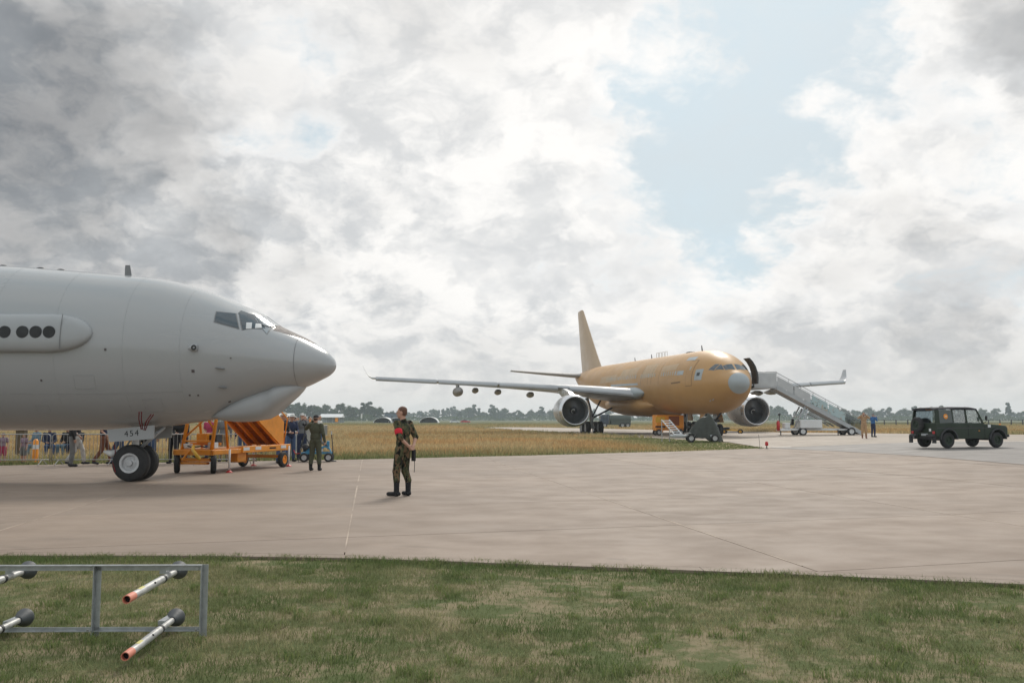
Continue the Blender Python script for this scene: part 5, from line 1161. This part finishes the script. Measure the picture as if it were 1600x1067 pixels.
# belt line, door seams, sill
for sy in (-1, 1):
    MB().box((-.4, sy * .838, .93), (3.35, .012, .035), bev=.004).build('rubbing_strip', MT['dark'], JP)
    for x_ in (.68, -.28): MB().box((x_, sy * .8385, .80), (.012, .006, .66)).build('door_seam', MT['black'], JP)
    MB().box((-.15, sy * .845, 1.02), (.14, .02, .03), bev=.006).build('door_handle', MT['dark'], JP)
    MB().box((.35, sy * .842, .80), (.08, .02, .035), bev=.006).build('side_marker', MT['orange'], JP) if sy == -1 else None
    # greenhouse pillars
    def pil_(name, x0, x1, x2, x3, w0=.77, w1=.70, z1=1.80): MB().loft([[(x0, sy * w0, 1.14), (x1, sy * w0, 1.14), (x1, sy * (w0 - .04), 1.14), (x0, sy * (w0 - .04), 1.14)], [(x2, sy * w1, z1), (x3, sy * w1, z1), (x3, sy * (w1 - .04), z1), (x2, sy * (w1 - .04), z1)]]).build(name, MT['jeep'], JP)
    pil_('front_pillar', .62, .72, .32, .40); pil_('centre_pillar', -.33, -.23, -.33, -.25); pil_('mid_pillar', -1.08, -1.03, -1.08, -1.03); pil_('rear_pillar', -2.10, -1.84, -2.02, -1.82)
    def pane_(name, x0, x1, x2, x3, mat): MB().loft([[(x0, sy * .755, 1.17), (x1, sy * .755, 1.17), (x1, sy * .748, 1.17), (x0, sy * .748, 1.17)], [(x2, sy * .69, 1.78), (x3, sy * .69, 1.78), (x3, sy * .683, 1.78), (x2, sy * .683, 1.78)]]).build(name, mat, JP)
    pane_('door_glass', -.23, .63, -.25, .33, MT['jglass']); pane_('side_glass', -1.03, -.33, -1.03, -.33, MT['jglass'])
    pane_('rear_side_panel', -1.84, -1.08, -1.82, -1.08, MT['jpanel'] if 'jpanel' in MT else MT.setdefault('jpanel', pm('dull_window_panel', (.085, .10, .095), .35, var=.1)))
# emblem on the rear side panel
em = MB(); em.M = Matrix.Translation((-1.46, -.733, 1.47)) @ Matrix.Rotation(R(-6), 4, 'X'); em.lathe([(-.006, .001), (-.006, .12), (.02, .12)], 18, (0, 0, 0), 'Y'); e1 = em.build('round_emblem', MT['orange'], JP)
em = MB(); em.M = Matrix.Translation((-1.46, -.742, 1.45)) @ Matrix.Rotation(R(-6), 4, 'X'); em.prism([(-.09, -.03), (-.02, .02), (.07, -.01), (.03, .05), (-.03, .045)], -.004, .0, 'Y'); em.build('emblem_mark', MT['white'], e1)
# roof, windscreen, hood details
rf = MB(); rf.loft([[(x_, -w_, z_ - .07), (x_, -w_ + .02, z_ - .01), (x_, -w_ * .6, z_ + .03), (x_, w_ * .6, z_ + .03), (x_, w_ - .02, z_ - .01), (x_, w_, z_ - .07)] for x_, w_, z_ in ((-2.10, .72, 1.83), (-1.9, .735, 1.86), (-.8, .735, 1.895), (.1, .735, 1.89), (.36, .72, 1.85), (.42, .70, 1.80))]); rf.build('canvas_roof', MT['jtop'], JP, auto=40)
MB().loft([[(.70, -.70, 1.16), (.70, .70, 1.16), (.715, .70, 1.16), (.715, -.70, 1.16)], [(.385, -.64, 1.79), (.385, .64, 1.79), (.40, .64, 1.79), (.40, -.64, 1.79)]]).build('windscreen', MT['jglass'], JP)
MB().loft([[(-2.06, -.55, 1.20), (-2.06, .55, 1.20), (-2.05, .55, 1.20), (-2.05, -.55, 1.20)], [(-2.02, -.52, 1.72), (-2.02, .52, 1.72), (-2.01, .52, 1.72), (-2.01, -.52, 1.72)]]).build('rear_window', MT['jglass'], JP)
MB().box((-2.05, -.35, 1.79), (.10, .42, .07), bev=.02).build('warning_panel', MT['orange'], JP)
MB().box((2.12, 0, .56), (.14, 1.62, .14), bev=.03).build('front_bumper', MT['dark'], JP); MB().box((-2.20, .55, .58), (.14, .46, .12), bev=.02).box((-2.20, -.55, .58), (.14, .46, .12), bev=.02).build('rear_bumper', MT['dark'], JP)
for sy in (-1, 1):
    MB().lathe([(.0, .001), (.0, .10), (-.03, .11)], 18, (2.07, sy * .56, .84), 'X').build('headlight', MT['steel'], JP); MB().lathe([(0, .05), (.06, .045), (.07, .001)], 12, (1.75, sy * .68, 1.07), 'Z').build('indicator', MT['orange'], JP)
    MB().box((-2.13, sy * .68, .72), (.05, .14, .12), bev=.01).build('tail_light', MT['red'], JP)
    MB().path([(.62, sy * .80, 1.15), (.66, sy * .95, 1.22), (.66, sy * .97, 1.36)], .015, 6).box((.66, sy * .97, 1.40), (.05, .13, .20), bev=.02).build('mirror', MT['dark'], JP)
lbl(MB().box((.95, -.842, 1.02), (.16, .008, .13)).build('marking_plate', MT['white'], JP), 'small white square marking'); MB().box((-2.13, -.45, .84), (.008, .13, .13)).build('marking_plate', MT['white'], JP)
MB().box((-2.14, -.1, .62), (.01, .42, .10)).build('number_plate', MT['ltgrey'], JP)
sw = wheel('spare_wheel', JP, (-2.28, .18, 1.08), .36, .22, 'X', MT['jeep'], n=26, rim_r=.56); MB().box((-2.16, .18, 1.05), (.10, .3, .3)).build('spare_carrier', MT['dark'], JP)
MB().box((-2.18, .75, .40), (.05, .22, .34)).box((-2.18, -.75, .40), (.05, .22, .34)).build('mud_flap', MT['rubber'], JP)
MB().box((.0, -.36, 1.16), (.5, .5, .12), bev=.04).box((-.2, -.36, 1.45), (.14, .46, .6), bev=.05).box((0, .36, 1.16), (.5, .5, .12), bev=.04).box((-.2, .36, 1.45), (.14, .46, .6), bev=.05).build('seats', MT['black'], JP)
drv = put_person(BODY['seated'], (0, 0), 0, [SKIN[0], HAIR['dark'], CL['olive'], CL['olive'], CL['dark'], CL['dark']], .92, 'driver in olive clothing inside the green jeep'); drv.matrix_world = JP.matrix_basis @ Matrix.Translation((.02, .36, .68)) @ Matrix.Rotation(R(-90), 4, 'Z') @ Matrix.Scale(.9, 4)
# ------------------------------------------------------------------ mobile boarding stairs
BX, BY = 20.65, 76.6; BZ = .22
BS = empty('boarding_stairs', (BX, BY, BZ), R(2), 'white mobile boarding stairs docked at the tanker nose door', 'boarding stairs')
def bsp(name, mb, mat='white', par=BS, **k): return mb.build(name, MT[mat], par, **k)
PZ = 4.15
MT['stairgrey'] = pm('stair_panel', (.50, .52, .53), .4, .2, var=.08, scale=1.5)
bsp('platform', MB().box((.75, 0, PZ - .08), (2.1, 1.8, .14), bev=.01), 'ltgrey')
bsp('bumper', MB().box((-.35, 0, PZ - .05), (.14, 1.9, .22), bev=.05), 'rubber')
for sy in (-1, 1):
    bsp('platform_panel', MB().box((.72, sy * .90, PZ + .58), (1.95, .04, 1.15), bev=.01), 'stairgrey')
    bsp('platform_post', MB().cyl((-.28, sy * .93, PZ - .1), (-.28, sy * .93, PZ + 1.32), .05, n=10), 'dark')
    a_, b_ = Vector((1.7, sy * .82, PZ - .1)), Vector((8.95, sy * .82, .18))
    bsp('stringer', MB().loft([[p_ + Vector((0, q * .05, zz)) for q, zz in ((-1, -.18), (1, -.18), (1, .18), (-1, .18))] for p_ in (a_, b_)]), 'ltgrey')
    up = Vector((0, 0, 1))
    # infill panels in a row down the flight, a picture panel in the middle
    for k in range(5):
        p0, p1 = a_.lerp(b_, k / 5 + .008), a_.lerp(b_, (k + 1) / 5 - .008); y_ = Vector((0, sy * .08, 0)); mat = ('stairgrey', 'stairgrey', 'picture', 'picture', 'clear')[k]
        if mat == 'picture' and 'picture' not in MT:
            m = bpy.data.materials.new('printed_panel'); m.use_nodes = True; t = NT(m.node_tree); ps = t.n('TexCoord').outputs['Object']
            zz_ = t.m('ADD', t.n('SeparateXYZ', {0: ps}).outputs[2], t.m('MULTIPLY', t.n('SeparateXYZ', {0: ps}).outputs[0], .64))
            b1 = t.mix(t.mr(zz_, 5.05, 5.75), c4((.16, .14, .10)), c4((.40, .52, .54))); b1 = t.mix(t.mr(t.noise(ps, 2.2, 5, .6), .52, .62), b1, c4((.42, .36, .30))); b1 = t.mix(t.mr(t.noise(t.vm('ADD', ps, (4, 4, 4)), 3.0, 5, .6), .58, .66), b1, c4((.09, .10, .08)))
            s_ = t.n('BsdfPrincipled', {'Base Color': b1, 'Roughness': .4}); t.n('OutputMaterial', {0: s_.outputs[0]}); MT['picture'] = m
        if mat == 'clear': MT.setdefault('clear', glass('clear_panel', (.8, .83, .84), .25))
        bsp('side_panel', MB().loft([[p_ + y_ + Vector((0, q, zz)) for q, zz in ((-.012, .22), (.012, .22), (.012, .98), (-.012, .98))] for p_ in (p0, p1)]), mat)
    rl = [Vector((-.25, sy * .9, PZ + 1.22)), Vector((1.7, sy * .9, PZ + 1.22)), a_ + up * 1.28, b_ + up * 1.22, b_ + Vector((.5, 0, .95))]
    bsp('handrail', MB().path(rl, .03, 8), 'steel', smooth=True)
    bsp('mid_rail', MB().path([a_ + up * 1.1, b_ + up * 1.06], .018, 6), 'steel', smooth=True)
    for k in range(8):
        p_ = a_.lerp(b_, k / 7); MB().cyl(p_, p_ + up * 1.28, .022, n=6).build('rail_post', MT['steel'], BS)
    bsp('support_leg', MB().path([(4.15, sy * .7, 2.45), (3.2, sy * .7, .78)], .07, 10), 'ltgrey', smooth=True)
    bsp('support_leg', MB().path([(4.35, sy * .7, 2.3), (3.9, sy * .7, .78)], .07, 10), 'ltgrey', smooth=True)
    bsp('lift_strut', MB().path([(4.6, sy * .5, 1.95), (6.6, sy * .5, .8)], .06, 10), 'steel', smooth=True)
bsp('leg_brace', MB().cyl((3.65, -.7, 1.6), (3.65, .7, 1.6), .04, n=8).cyl((3.9, -.7, 1.95), (4.2, -.7, 1.95), .04, n=8), 'ltgrey')
sa, sb = Vector((1.75, 0, PZ - .02)), Vector((8.85, 0, .3))
for k in range(22):
    p_ = sa.lerp(sb, (k + .5) / 22); MB().box(p_, (.30, 1.5, .04)).build('step', MT['ltgrey'], BS)
bsp('soffit', MB().quad(*[p_ + Vector((0, sy * .74, -.2)) for p_, sy in ((sa, -1), (sa, 1), (sb, 1), (sb, -1))]), 'wing_under')
bsp('chassis', MB().box((5.1, 0, .52), (5.9, 1.2, .18), bev=.02), 'white'); bsp('engine_housing', MB().box((4.55, -.30, .98), (1.9, 1.3, .72), bev=.05), 'white'); bsp('driver_step', MB().box((2.35, -.35, .45), (.9, 1.2, .10), bev=.01).box((2.6, -.35, .85), (.5, .7, .5), bev=.06), 'white')
bsp('seat', MB().box((3.05, -.3, .95), (.30, .5, .12), bev=.03).box((3.18, -.3, 1.2), (.10, .5, .45), bev=.03), 'black')
bsp('fire_extinguisher', MB().lathe([(.45, .01), (.45, .14), (1.15, .14), (1.25, .05), (1.3, .01)], 14, (1.75, -.85, 0), 'Z'), 'red', smooth=True); bsp('beacon_pole', MB().cyl((1.95, -.6, .5), (1.95, -.6, 1.7), .035, n=8).box((1.95, -.6, 1.78), (.16, .16, .2), bev=.03), 'dark')
for x_ in (3.85, 8.0):
    for sy in (-1, 1): wheel('wheel', BS, (x_ - (.0 if sy < 0 else .1), sy * .78, .36), .36, .24, 'Y', MT['white'], n=22)
for x_ in (2.0, 6.9): bsp('stabiliser', MB().cyl((x_, -.7, 0), (x_, -.7, .5), .05, n=8).box((x_, -.7, .02), (.3, .3, .04)), 'dark')
bsp('front_bumper', MB().box((8.55, 0, .42), (.18, 1.7, .22), bev=.04), 'white')

# ------------------------------------------------------------------ service gear under the tanker
GP = empty('ground_power_unit', (14.65, 84.5, .12), R(6), 'orange boxy ground power cart under the tanker fuselage', 'power cart')
MB().box((0, 0, 1.25), (2.6, 1.6, 1.25), bev=.05).build('housing', MT['orange'], GP)
MB().box((-.95, -.803, .80), (.95, .012, .16)).build('grille', MT['black'], GP); MB().box((.35, -.803, 1.35), (1.0, .012, .85)).build('control_panel', pm('brown_panel', (.25, .07, .02), .5), GP)
MB().box((-.95, -.805, 1.45), (.9, .01, .5), bev=.003).build('service_hatch', MT['yellow'], GP); MB().box((0, 0, .52), (2.6, 1.2, .16)).box((-.9, -.4, .42), (.5, .5, .3)).build('chassis', MT['orange'], GP)
for x_ in (-1.05, 1.05):
    for sy in (-1, 1): wheel('wheel', GP, (x_, sy * .62, .27), .27, .2, 'Y', n=20)
TC = empty('tarpaulin_trailer', (12.35, 60.6, gzf(12.3, 60.6)), R(-6), 'low grey trailer carrying equipment under a dark green tarpaulin', 'trailer')
MB().box((-.2, 0, .42), (3.0, 1.3, .14), bev=.02).box((-1.2, 0, .38), (.9, 1.2, .22), bev=.03).build('bed', MT['ltgrey'], TC)
for sx in (-.35, 1.2):
    for sy in (-1, 1):
        wheel('wheel', TC, (sx, sy * .68, .27), .27, .17, 'Y', n=20)
        if sx < 0: MB().loft([[(sx + .36 * math.cos(a), sy * .68 + q, .27 + .36 * math.sin(a)) for q, a in ((-.12, a_), (.12, a_), (.12, a_ + .02), (-.12, a_ + .02))] for a_ in [math.pi * k / 8 for k in range(9)]]).build('mudguard', MT['galv'], TC)
# tarpaulin: draped skin over a gantry
def tarp():
    n, m = 26, 30; V_ = []; r2 = np.random.default_rng(5)
    for i in range(n):
        t = i / (n - 1)
        for j in range(m):
            a = 2 * math.pi * j / m; cx_, sy_ = math.cos(a), math.sin(a)
            fold = .045 * math.sin(a * 9 + 2.1 * t) * t + .03 * math.sin(a * 5 + 1.0 + 3 * t)
            rx_ = .10 + (.98 + .25 * (cx_ > 0) * t) * t ** .75 * (1 + fold); ry_ = .06 + .72 * t ** .7 * (1 + fold * 1.4)
            ridge = 1.85 - .30 * max(0, -cx_) * (1 - t) - .10 * math.sin(a * 3)
            zz = ridge * (1 - t ** 1.35) + (.30 if cx_ < .3 else .08) * t + .05 * math.sin(a * 7 + 4 * t) * t
            V_.append((.48 + rx_ * cx_ - .28 * (1 - t) * 0 + .25 * (1 - t), ry_ * sy_, zz))
    F_ = [(i * m + j, i * m + (j + 1) % m, (i + 1) * m + (j + 1) % m, (i + 1) * m + j) for i in range(n - 1) for j in range(m)]
    return npmesh('tarpaulin', V_, F_, None, True)
link('tarpaulin', tarp(), pm('green_tarpaulin', (.028, .033, .025), .6, var=.25, scale=4, bump=.6, bscale=6), TC)
# white ladder rising from the trailer's tail
ld = empty('ladder'); ld.parent = TC
LA, LB = Vector((-1.15, -.35, .48)), Vector((-2.0, .0, 1.50)); SV = Vector((.27, .20, 0))
for q in (-1, 1): MB().cyl(LA + SV * q, LB + SV * q, .04, n=8).build('stile', MT['white'], ld)
for k in range(7): p_ = LA.lerp(LB, (k + .5) / 7); MB().loft([[p_ + SV * q + Vector((dx, dy, dz)) for dx, dy, dz in ((-.05, .03, -.03), (.05, -.03, -.03), (.05, -.03, .03), (-.05, .03, .03))] for q in (-.97, .97)]).build('rung', MT['white'], ld)
for q in (-1, 1): MB().cyl(LB + SV * q + Vector((.02, 0, -.03)), LB + SV * q + Vector((.02, 0, -1.48)), .03, n=8).build('prop', MT['galv'], ld)
TB = empty('tow_bar_cart', (20.4, 86.5, .2), R(-20), 'yellow wheeled aircraft tow bar lying beyond the tanker nose wheel', 'tow bar')
MB().path([(-1.6, 0, .75), (-.8, 0, .45), (1.6, 0, .30)], .07, 10).path([(-.8, 0, .45), (-.2, .25, .7), (.4, .1, .5)], .05, 8).build('bar', MT['yellow'], TB, smooth=True)
MB().box((.1, 0, .55), (.8, .5, .22), bev=.04).build('shear_head', MT['dark'], TB); MB().cyl((.0, -.4, .25), (.0, .4, .25), .04, n=8).cyl((-.9, -.35, .22), (-.9, .35, .22), .04, n=8).build('axle', MT['dark'], TB)
for x_, sy in ((0, -.42), (0, .42), (-.9, -.37), (-.9, .37), (1.5, -.1), (1.5, .1)): wheel('wheel', TB, (x_, sy, .24), .24, .14, 'Y', MT['yellow'], n=18)
# red edge light and its pole
EL = empty('edge_light', (13.15, 46.55, gzf(13.15, 46.55)), 0, 'small red taxiway edge light at the tip of the grass', 'light')
MB().lathe([(0, .10), (.02, .10), (.03, .03), (.16, .028)], 14, (0, 0, 0), 'Z').build('stem', MT['dark'], EL, auto=40); MB().lathe([(.15, .07), (.17, .085), (.32, .08), (.36, .05), (.37, .001)], 16, (0, 0, 0), 'Z').build('lamp', MT['red'], EL, auto=40)
MB().path([(0, 0, 0), (-.02, 0, .4), (-.05, 0, .72)], .010, 6).lathe([(0, .05), (.02, .05), (.03, .01)], 10, (0, 0, 0), 'Z').build('thin_stake', MT['dark'], None, loc=(12.85, 46.75, gzf(12.85, 46.75)))
tag(bpy.data.objects['thin_stake'], 'thin dark stake beside the red edge light', 'stake')

# ------------------------------------------------------------------ far background
def truck():
    t = empty('fuel_truck', (19.7, 172, 0), R(0), 'dark blue tank truck far behind the tanker engine', 'truck')
    m = pm('truck_blue', (.05, .07, .10), .5); g = pm('tank_green', (.075, .095, .085), .5)
    MB().loft([[(x_, -1.15, .7), (x_, 1.15, .7), (x_, 1.1, zt), (x_, -1.1, zt)] for x_, zt in ((-2.9, 1.6), (-2.75, 2.3), (-2.5, 2.5), (-1.3, 2.5))]).build('cab', m, t); MB().box((-2.86, 0, 1.95), (.05, 1.9, .55), ry=R(-14)).build('windscreen', MT['pane_dark'], t); MB().box((-2.0, -1.14, 1.95), (.8, .03, .5)).build('side_window', MT['pane_dark'], t)
    MB().lathe([(-1.05, .01), (-1.05, .95), (2.9, .95), (2.9, .01)], 20, (0, 0, 1.62), 'X').build('tank', g, t, auto=40); MB().box((0, 0, .72), (5.9, 1.3, .25)).box((1.0, -1.05, 1.0), (3.6, .1, .9)).build('chassis', g, t)
    for x_ in (-2.1, 1.3, 2.3):
        for sy in (-1, 1): wheel('wheel', t, (x_, sy * 1.0, .5), .5, .3, 'Y', n=18)
truck()
def shelter(x, y, wd, label):
    s_ = empty('dome_shelter', (x, y, 0), 0, label, 'shelter', 'white arched shelters on the far field'); r = wd / 2
    for name, mat, r0, r1, y0, y1 in (('arch_roof', 'white', r, r - .25, -4, 4),):
        ring = []
        for yy in (y0, y1): ring.append([(math.cos(math.pi * k / 14) * r0, yy, math.sin(math.pi * k / 14) * r0 * .62) for k in range(15)] + [(math.cos(math.pi * k / 14) * r1, yy, math.sin(math.pi * k / 14) * r1 * .60) for k in range(14, -1, -1)])
        MB().loft(ring).build(name, MT[mat], s_)
    MB().prism([(math.cos(math.pi * k / 14) * (r - .26), math.sin(math.pi * k / 14) * (r - .26) * .60) for k in range(15)], 3.2, 3.4, 'Y').build('back_wall', MT['dark'], s_)
shelter(-60.0, 420, 8.4, 'white arched shelter left of the soldier, nearer the airman'); shelter(-54.0, 425, 8.0, 'white arched shelter just left of the soldier\'s shoulder'); shelter(-39.5, 430, 9.0, 'white arched shelter just right of the soldier')
def tent(x, y, L_, label, h=2.6):
    t = empty('marquee', (x, y, 0), 0, label, 'tent', 'white tents on the far field')
    MB().prism([(-3, h), (0, h + 1.5), (3, h), (3, h - .15), (-3, h - .15)], -L_ / 2, L_ / 2, 'X').build('tent_roof', MT['white'], t); MB().box((0, 2.9, h / 2), (L_ - .2, .08, h - .2)).build('back_curtain', MT['ltgrey'], t)
    for k in range(int(L_ / 3) + 1):
        for yy in (-2.9, 2.9): MB().cyl((-L_ / 2 + .15 + k * 3, yy, 0), (-L_ / 2 + .15 + k * 3, yy, h), .06, n=6).build('pole', MT['white'], t)
tent(-84, 420, 10.5, 'long white marquee right of the airman'); tent(-107, 425, 8, 'white marquee behind the spectators at the left', 2.9); tent(-85, 300, 8, 'white marquee hidden partly by the grey jet\'s chin')
hb = empty('site_building', (-69, 520, 0), 0, 'low blue-grey site building in front of the far trees', 'building')
MB().box((0, 0, 2.6), (9, 5, 5.2)).build('wall', pm('blue_grey_wall', (.13, .17, .22), .7), hb); MB().box((0, 0, 5.3), (9.4, 5.4, .25)).build('roof', MT['dark'], hb)
for k in range(3): MB().box((-2.8 + k * 2.8, -2.52, 3.2), (1.2, .05, 1.0)).build('window', MT['pane_dark'], hb)
wm = empty('white_marker_sign', (-50.2, 300, 0), 0, 'upright white sign on a mast in the far field', 'sign'); MB().cyl((0, 0, 0), (0, 0, 2.0), .06, n=6).build('mast', MT['galv'], wm); MB().box((0, 0, 2.7), (.55, .08, 1.5)).build('board', MT['white'], wm)
os_ = empty('orange_flag_sign', (-58.5, 300, 0), 0, 'small orange banner in the far field', 'banner'); MB().cyl((0, 0, 0), (0, 0, 2.2), .05, n=6).build('mast', MT['galv'], os_); MB().box((0, -.05, 1.4), (1.0, .06, 1.3)).build('cloth', MT['orange'], os_)
def car(x, y, rz, mat, label):
    c_ = empty('parked_car', (x, y, 0), rz, label, 'car', 'cars parked on the far field')
    MB().loft([[(x_, -.86, .30), (x_, -.88, .6), (x_, -.84, zt), (x_, .84, zt), (x_, .88, .6), (x_, .86, .30)] for x_, zt in ((-2.1, .75), (-1.9, .92), (-.9, .95), (.9, .93), (1.9, .80), (2.15, .6))]).build('body', mat, c_, auto=40)
    MB().loft([[(x_, -w_, .90), (x_, w_, .90), (x_, w_ - .12, zt), (x_, -w_ + .12, zt)] for x_, w_, zt in ((-1.75, .78, .96), (-1.35, .8, 1.42), (.1, .8, 1.46), (1.0, .78, .96))]).build('glasshouse', MT['pane_dark'], c_, auto=40)
    MB().box((-.6, 0, 1.45), (1.5, 1.25, .05), bev=.02).build('roof', mat, c_)
    for xx in (-1.3, 1.3):
        for sy in (-1, 1): wheel('wheel', c_, (xx, sy * .78, .31), .31, .2, 'Y', n=14)
car(-25.5, 400, .2, MT['white'], 'white car parked far right of the soldier'); car(-20.8, 402, .1, MT['red'], 'red car parked far right of the soldier')
car(-98, 310, 0, MT['dark'], 'dark car parked by the far tents'); car(-66.5, 300, .1, MT['ltgrey'], 'silver car parked between the far tents')
# fence of posts along the right horizon
fr_ = empty('post_fence', (120, 240, 0), 0, 'long dark post and rail fence on the right horizon', 'fence')
mp = None
for k in range(46):
    x_ = -40 + k * 3.2; yy = -10 + k * .4
    if mp is None: p_ = MB().box((0, 0, .75), (.22, .22, 1.6)).build('post', MT['dark'], fr_); mp = p_.data
    else: p_ = bpy.data.objects.new('post', mp); col.objects.link(p_); p_.parent = fr_
    p_.location = (x_, yy, 0)
for zz in (.7, 1.4): MB().cyl((-40, -10, zz), (104, 8, zz), .05, n=5).build('rail', MT['dark'], fr_)

# trees: trunk with limbs and a crown of leaf clumps
MT['bark'] = pm('bark', (.07, .055, .045), .9, var=.3, streak=(1, 1, .2))
def leafmat(name, c_):
    m = bpy.data.materials.new(name); m.use_nodes = True; t = NT(m.node_tree); r = t.n('ObjectInfo').outputs['Random']; ns = t.noise(t.n('TexCoord').outputs['Object'], .8, 4)
    b = t.mix(t.mr(ns, .3, .7), c4([x * .7 for x in c_]), c4([x * 1.3 for x in c_])); b = t.mix(t.m('MULTIPLY', r, .6), b, c4((c_[0] * 1.25, c_[1] * 1.0, c_[2] * .8)))
    d_ = t.n('BsdfDiffuse', {0: b}); tr = t.n('BsdfTranslucent', {0: b}); t.n('OutputMaterial', {0: t.n('MixShader', {0: .25, 1: d_.outputs[0], 2: tr.outputs[0]}).outputs[0]}); return m
LEAF = [leafmat('leaves_a', (.060, .092, .036)), leafmat('leaves_b', (.046, .076, .036))]
def crown_mesh(seed, H_, W_, n):
    r = np.random.default_rng(seed); cl = []
    for k in range(34):
        a = r.random() * 6.28; t = r.random() ** .8; zz = H_ * (.10 + .84 * t); prof = math.sin(math.pi * (.22 + .70 * t)) ** .8
        rad = W_ * .5 * prof * math.sqrt(r.random()); cl.append((math.cos(a) * rad, math.sin(a) * rad, zz, W_ * r.uniform(.11, .20)))
    for zz in (.3, .5, .7): cl.append((0, 0, H_ * zz, W_ * .26))
    c_ = np.array(cl); i = r.integers(0, len(c_), n)
    d_ = r.normal(size=(n, 3)); d_ /= np.linalg.norm(d_, axis=1)[:, None]; p = c_[i, :3] + d_ * (c_[i, 3] * r.random(n) ** .35)[:, None] * np.array([1, 1, .85])
    s_ = r.uniform(.20, .48, n) * H_ / 13; u = r.normal(size=(n, 3)); u /= np.linalg.norm(u, axis=1)[:, None]; v = np.cross(u, d_); v /= np.linalg.norm(v, axis=1)[:, None] + 1e-6
    V_ = np.stack([p - u * s_[:, None] - v * s_[:, None] * .6, p + u * s_[:, None] - v * s_[:, None] * .7, p + u * s_[:, None] * .8 + v * s_[:, None], p - u * s_[:, None] * .9 + v * s_[:, None] * .7], 1).reshape(-1, 3)
    return npmesh('crown', V_, np.arange(n * 4).reshape(-1, 4))
TREES = []
for k in range(6):
    H_ = (12, 14, 11, 15, 13, 9)[k]; W_ = (9, 8, 10, 7, 11, 9)[k]
    root = empty('tree'); mb = MB(); mb.path([(0, 0, -.3), (.1, 0, H_ * .25), (-.1, .1, H_ * .55), (0, 0, H_ * .85)], [.32, .25, .16, .05], 7)
    for q in range(5): a = q * 1.3 + k; z0 = H_ * (.25 + .09 * q); mb.path([(0, 0, z0), (math.cos(a) * W_ * .18, math.sin(a) * W_ * .18, z0 + H_ * .10), (math.cos(a) * W_ * .34, math.sin(a) * W_ * .34, z0 + H_ * .18)], [.12, .08, .03], 5)
    mb.build('trunk', MT['bark'], root); link('crown', crown_mesh(40 + k, H_, W_, 2600), LEAF[k % 2], root); TREES.append(root)
tu = [0] * 6; rt = random.Random(3)
def tree(x, y, s_, k, label, group):
    o = TREES[k] if not tu[k] else copy_tree(TREES[k]); tu[k] = 1
    o.location = (x, y, 0); o.scale = (s_ * rt.uniform(.85, 1.2), s_ * rt.uniform(.85, 1.2), s_ * rt.uniform(.9, 1.1)); o.rotation_euler = (0, 0, rt.uniform(0, 6.28)); tag(o, label, 'tree', group)
TENS = {2: 'twenty', 3: 'thirty'}; TENTH = {20: 'twentieth', 30: 'thirtieth'}
def ordn(k): k += 1; return ORD[k - 1] if k <= 20 else TENTH.get(k) or TENS[k // 10] + '-' + ORD[k % 10 - 1]
def row(az0, az1, d0, d1, n, s0, s1, label, group, count=True):
    for k in range(n):
        a = R(az0 + (az1 - az0) * (k + rt.uniform(.25, .75)) / n); D_ = rt.uniform(d0, d1); tree(math.sin(a) * D_, math.cos(a) * D_, rt.uniform(s0, s1), rt.randrange(6), (ordn(k) + ' ' if count else '') + label, group)
row(-32, -8.2, 860, 1000, 66, 1.15, 1.5, 'tree of the dense wood beyond the spectators and the airman', 'dense wood behind the crowd', False)
row(-8.0, -3.4, 1350, 1540, 17, 1.0, 1.5, 'tree from the left in the hazy line right of the soldier', 'far trees right of the soldier')
row(-3.4, 3.4, 1150, 1280, 24, .9, 1.55, 'tree from the left in the line just left of the engine', 'trees beside the engine')
row(3.4, 14.5, 1300, 1500, 28, .85, 1.35, 'tree from the left in the hazy line seen under the tanker', 'far trees under the tanker')
row(14.5, 24, 1200, 1380, 34, .9, 1.5, 'tree from the left in the hazy line between stairs and jeep', 'far trees right of the stairs')
row(24, 34, 1080, 1300, 34, .95, 1.5, 'tree from the left in the hazy line behind the green jeep', 'far trees behind the jeep')
# shrubs under the trees: one continuous mass
r = np.random.default_rng(9); n = 26000; az = np.radians(r.uniform(-34, 36, n)); D_ = np.where(np.degrees(az) < -8, r.uniform(850, 940, n), r.uniform(1080, 1250, n)); hh = (2.0 + 4.5 * vnoise(np.degrees(az), az * 0, .7, 77)) * r.random(n) ** .7
p = np.c_[np.sin(az) * D_, np.cos(az) * D_, hh]; s_ = r.uniform(.5, 1.1, n); u = r.normal(size=(n, 3)); u /= np.linalg.norm(u, axis=1)[:, None]; v = np.cross(u, r.normal(size=(n, 3))); v /= np.linalg.norm(v, axis=1)[:, None]
o = link('undergrowth', npmesh('undergrowth', np.stack([p - u * s_[:, None], p + v * s_[:, None], p + u * s_[:, None], p - v * s_[:, None]], 1).reshape(-1, 3), np.arange(n * 4).reshape(-1, 4)), LEAF[0])
tag(o, 'low green scrub along the foot of the far trees', 'scrub', None, 'stuff')
# air
hz_ = MB().box((0, 700, 13.5), (3000, 1900, 29.0)).build('haze', None); hz_['kind'] = 'stuff'
m = bpy.data.materials.new('haze_air'); m.use_nodes = True; t = NT(m.node_tree); t.n('OutputMaterial', {'Volume': t.n('VolumePrincipled', {'Color': (.78, .90, 1.0, 1), 'Density': .00026, 'Anisotropy': .3}).outputs[0]}); hz_.data.materials.append(m)
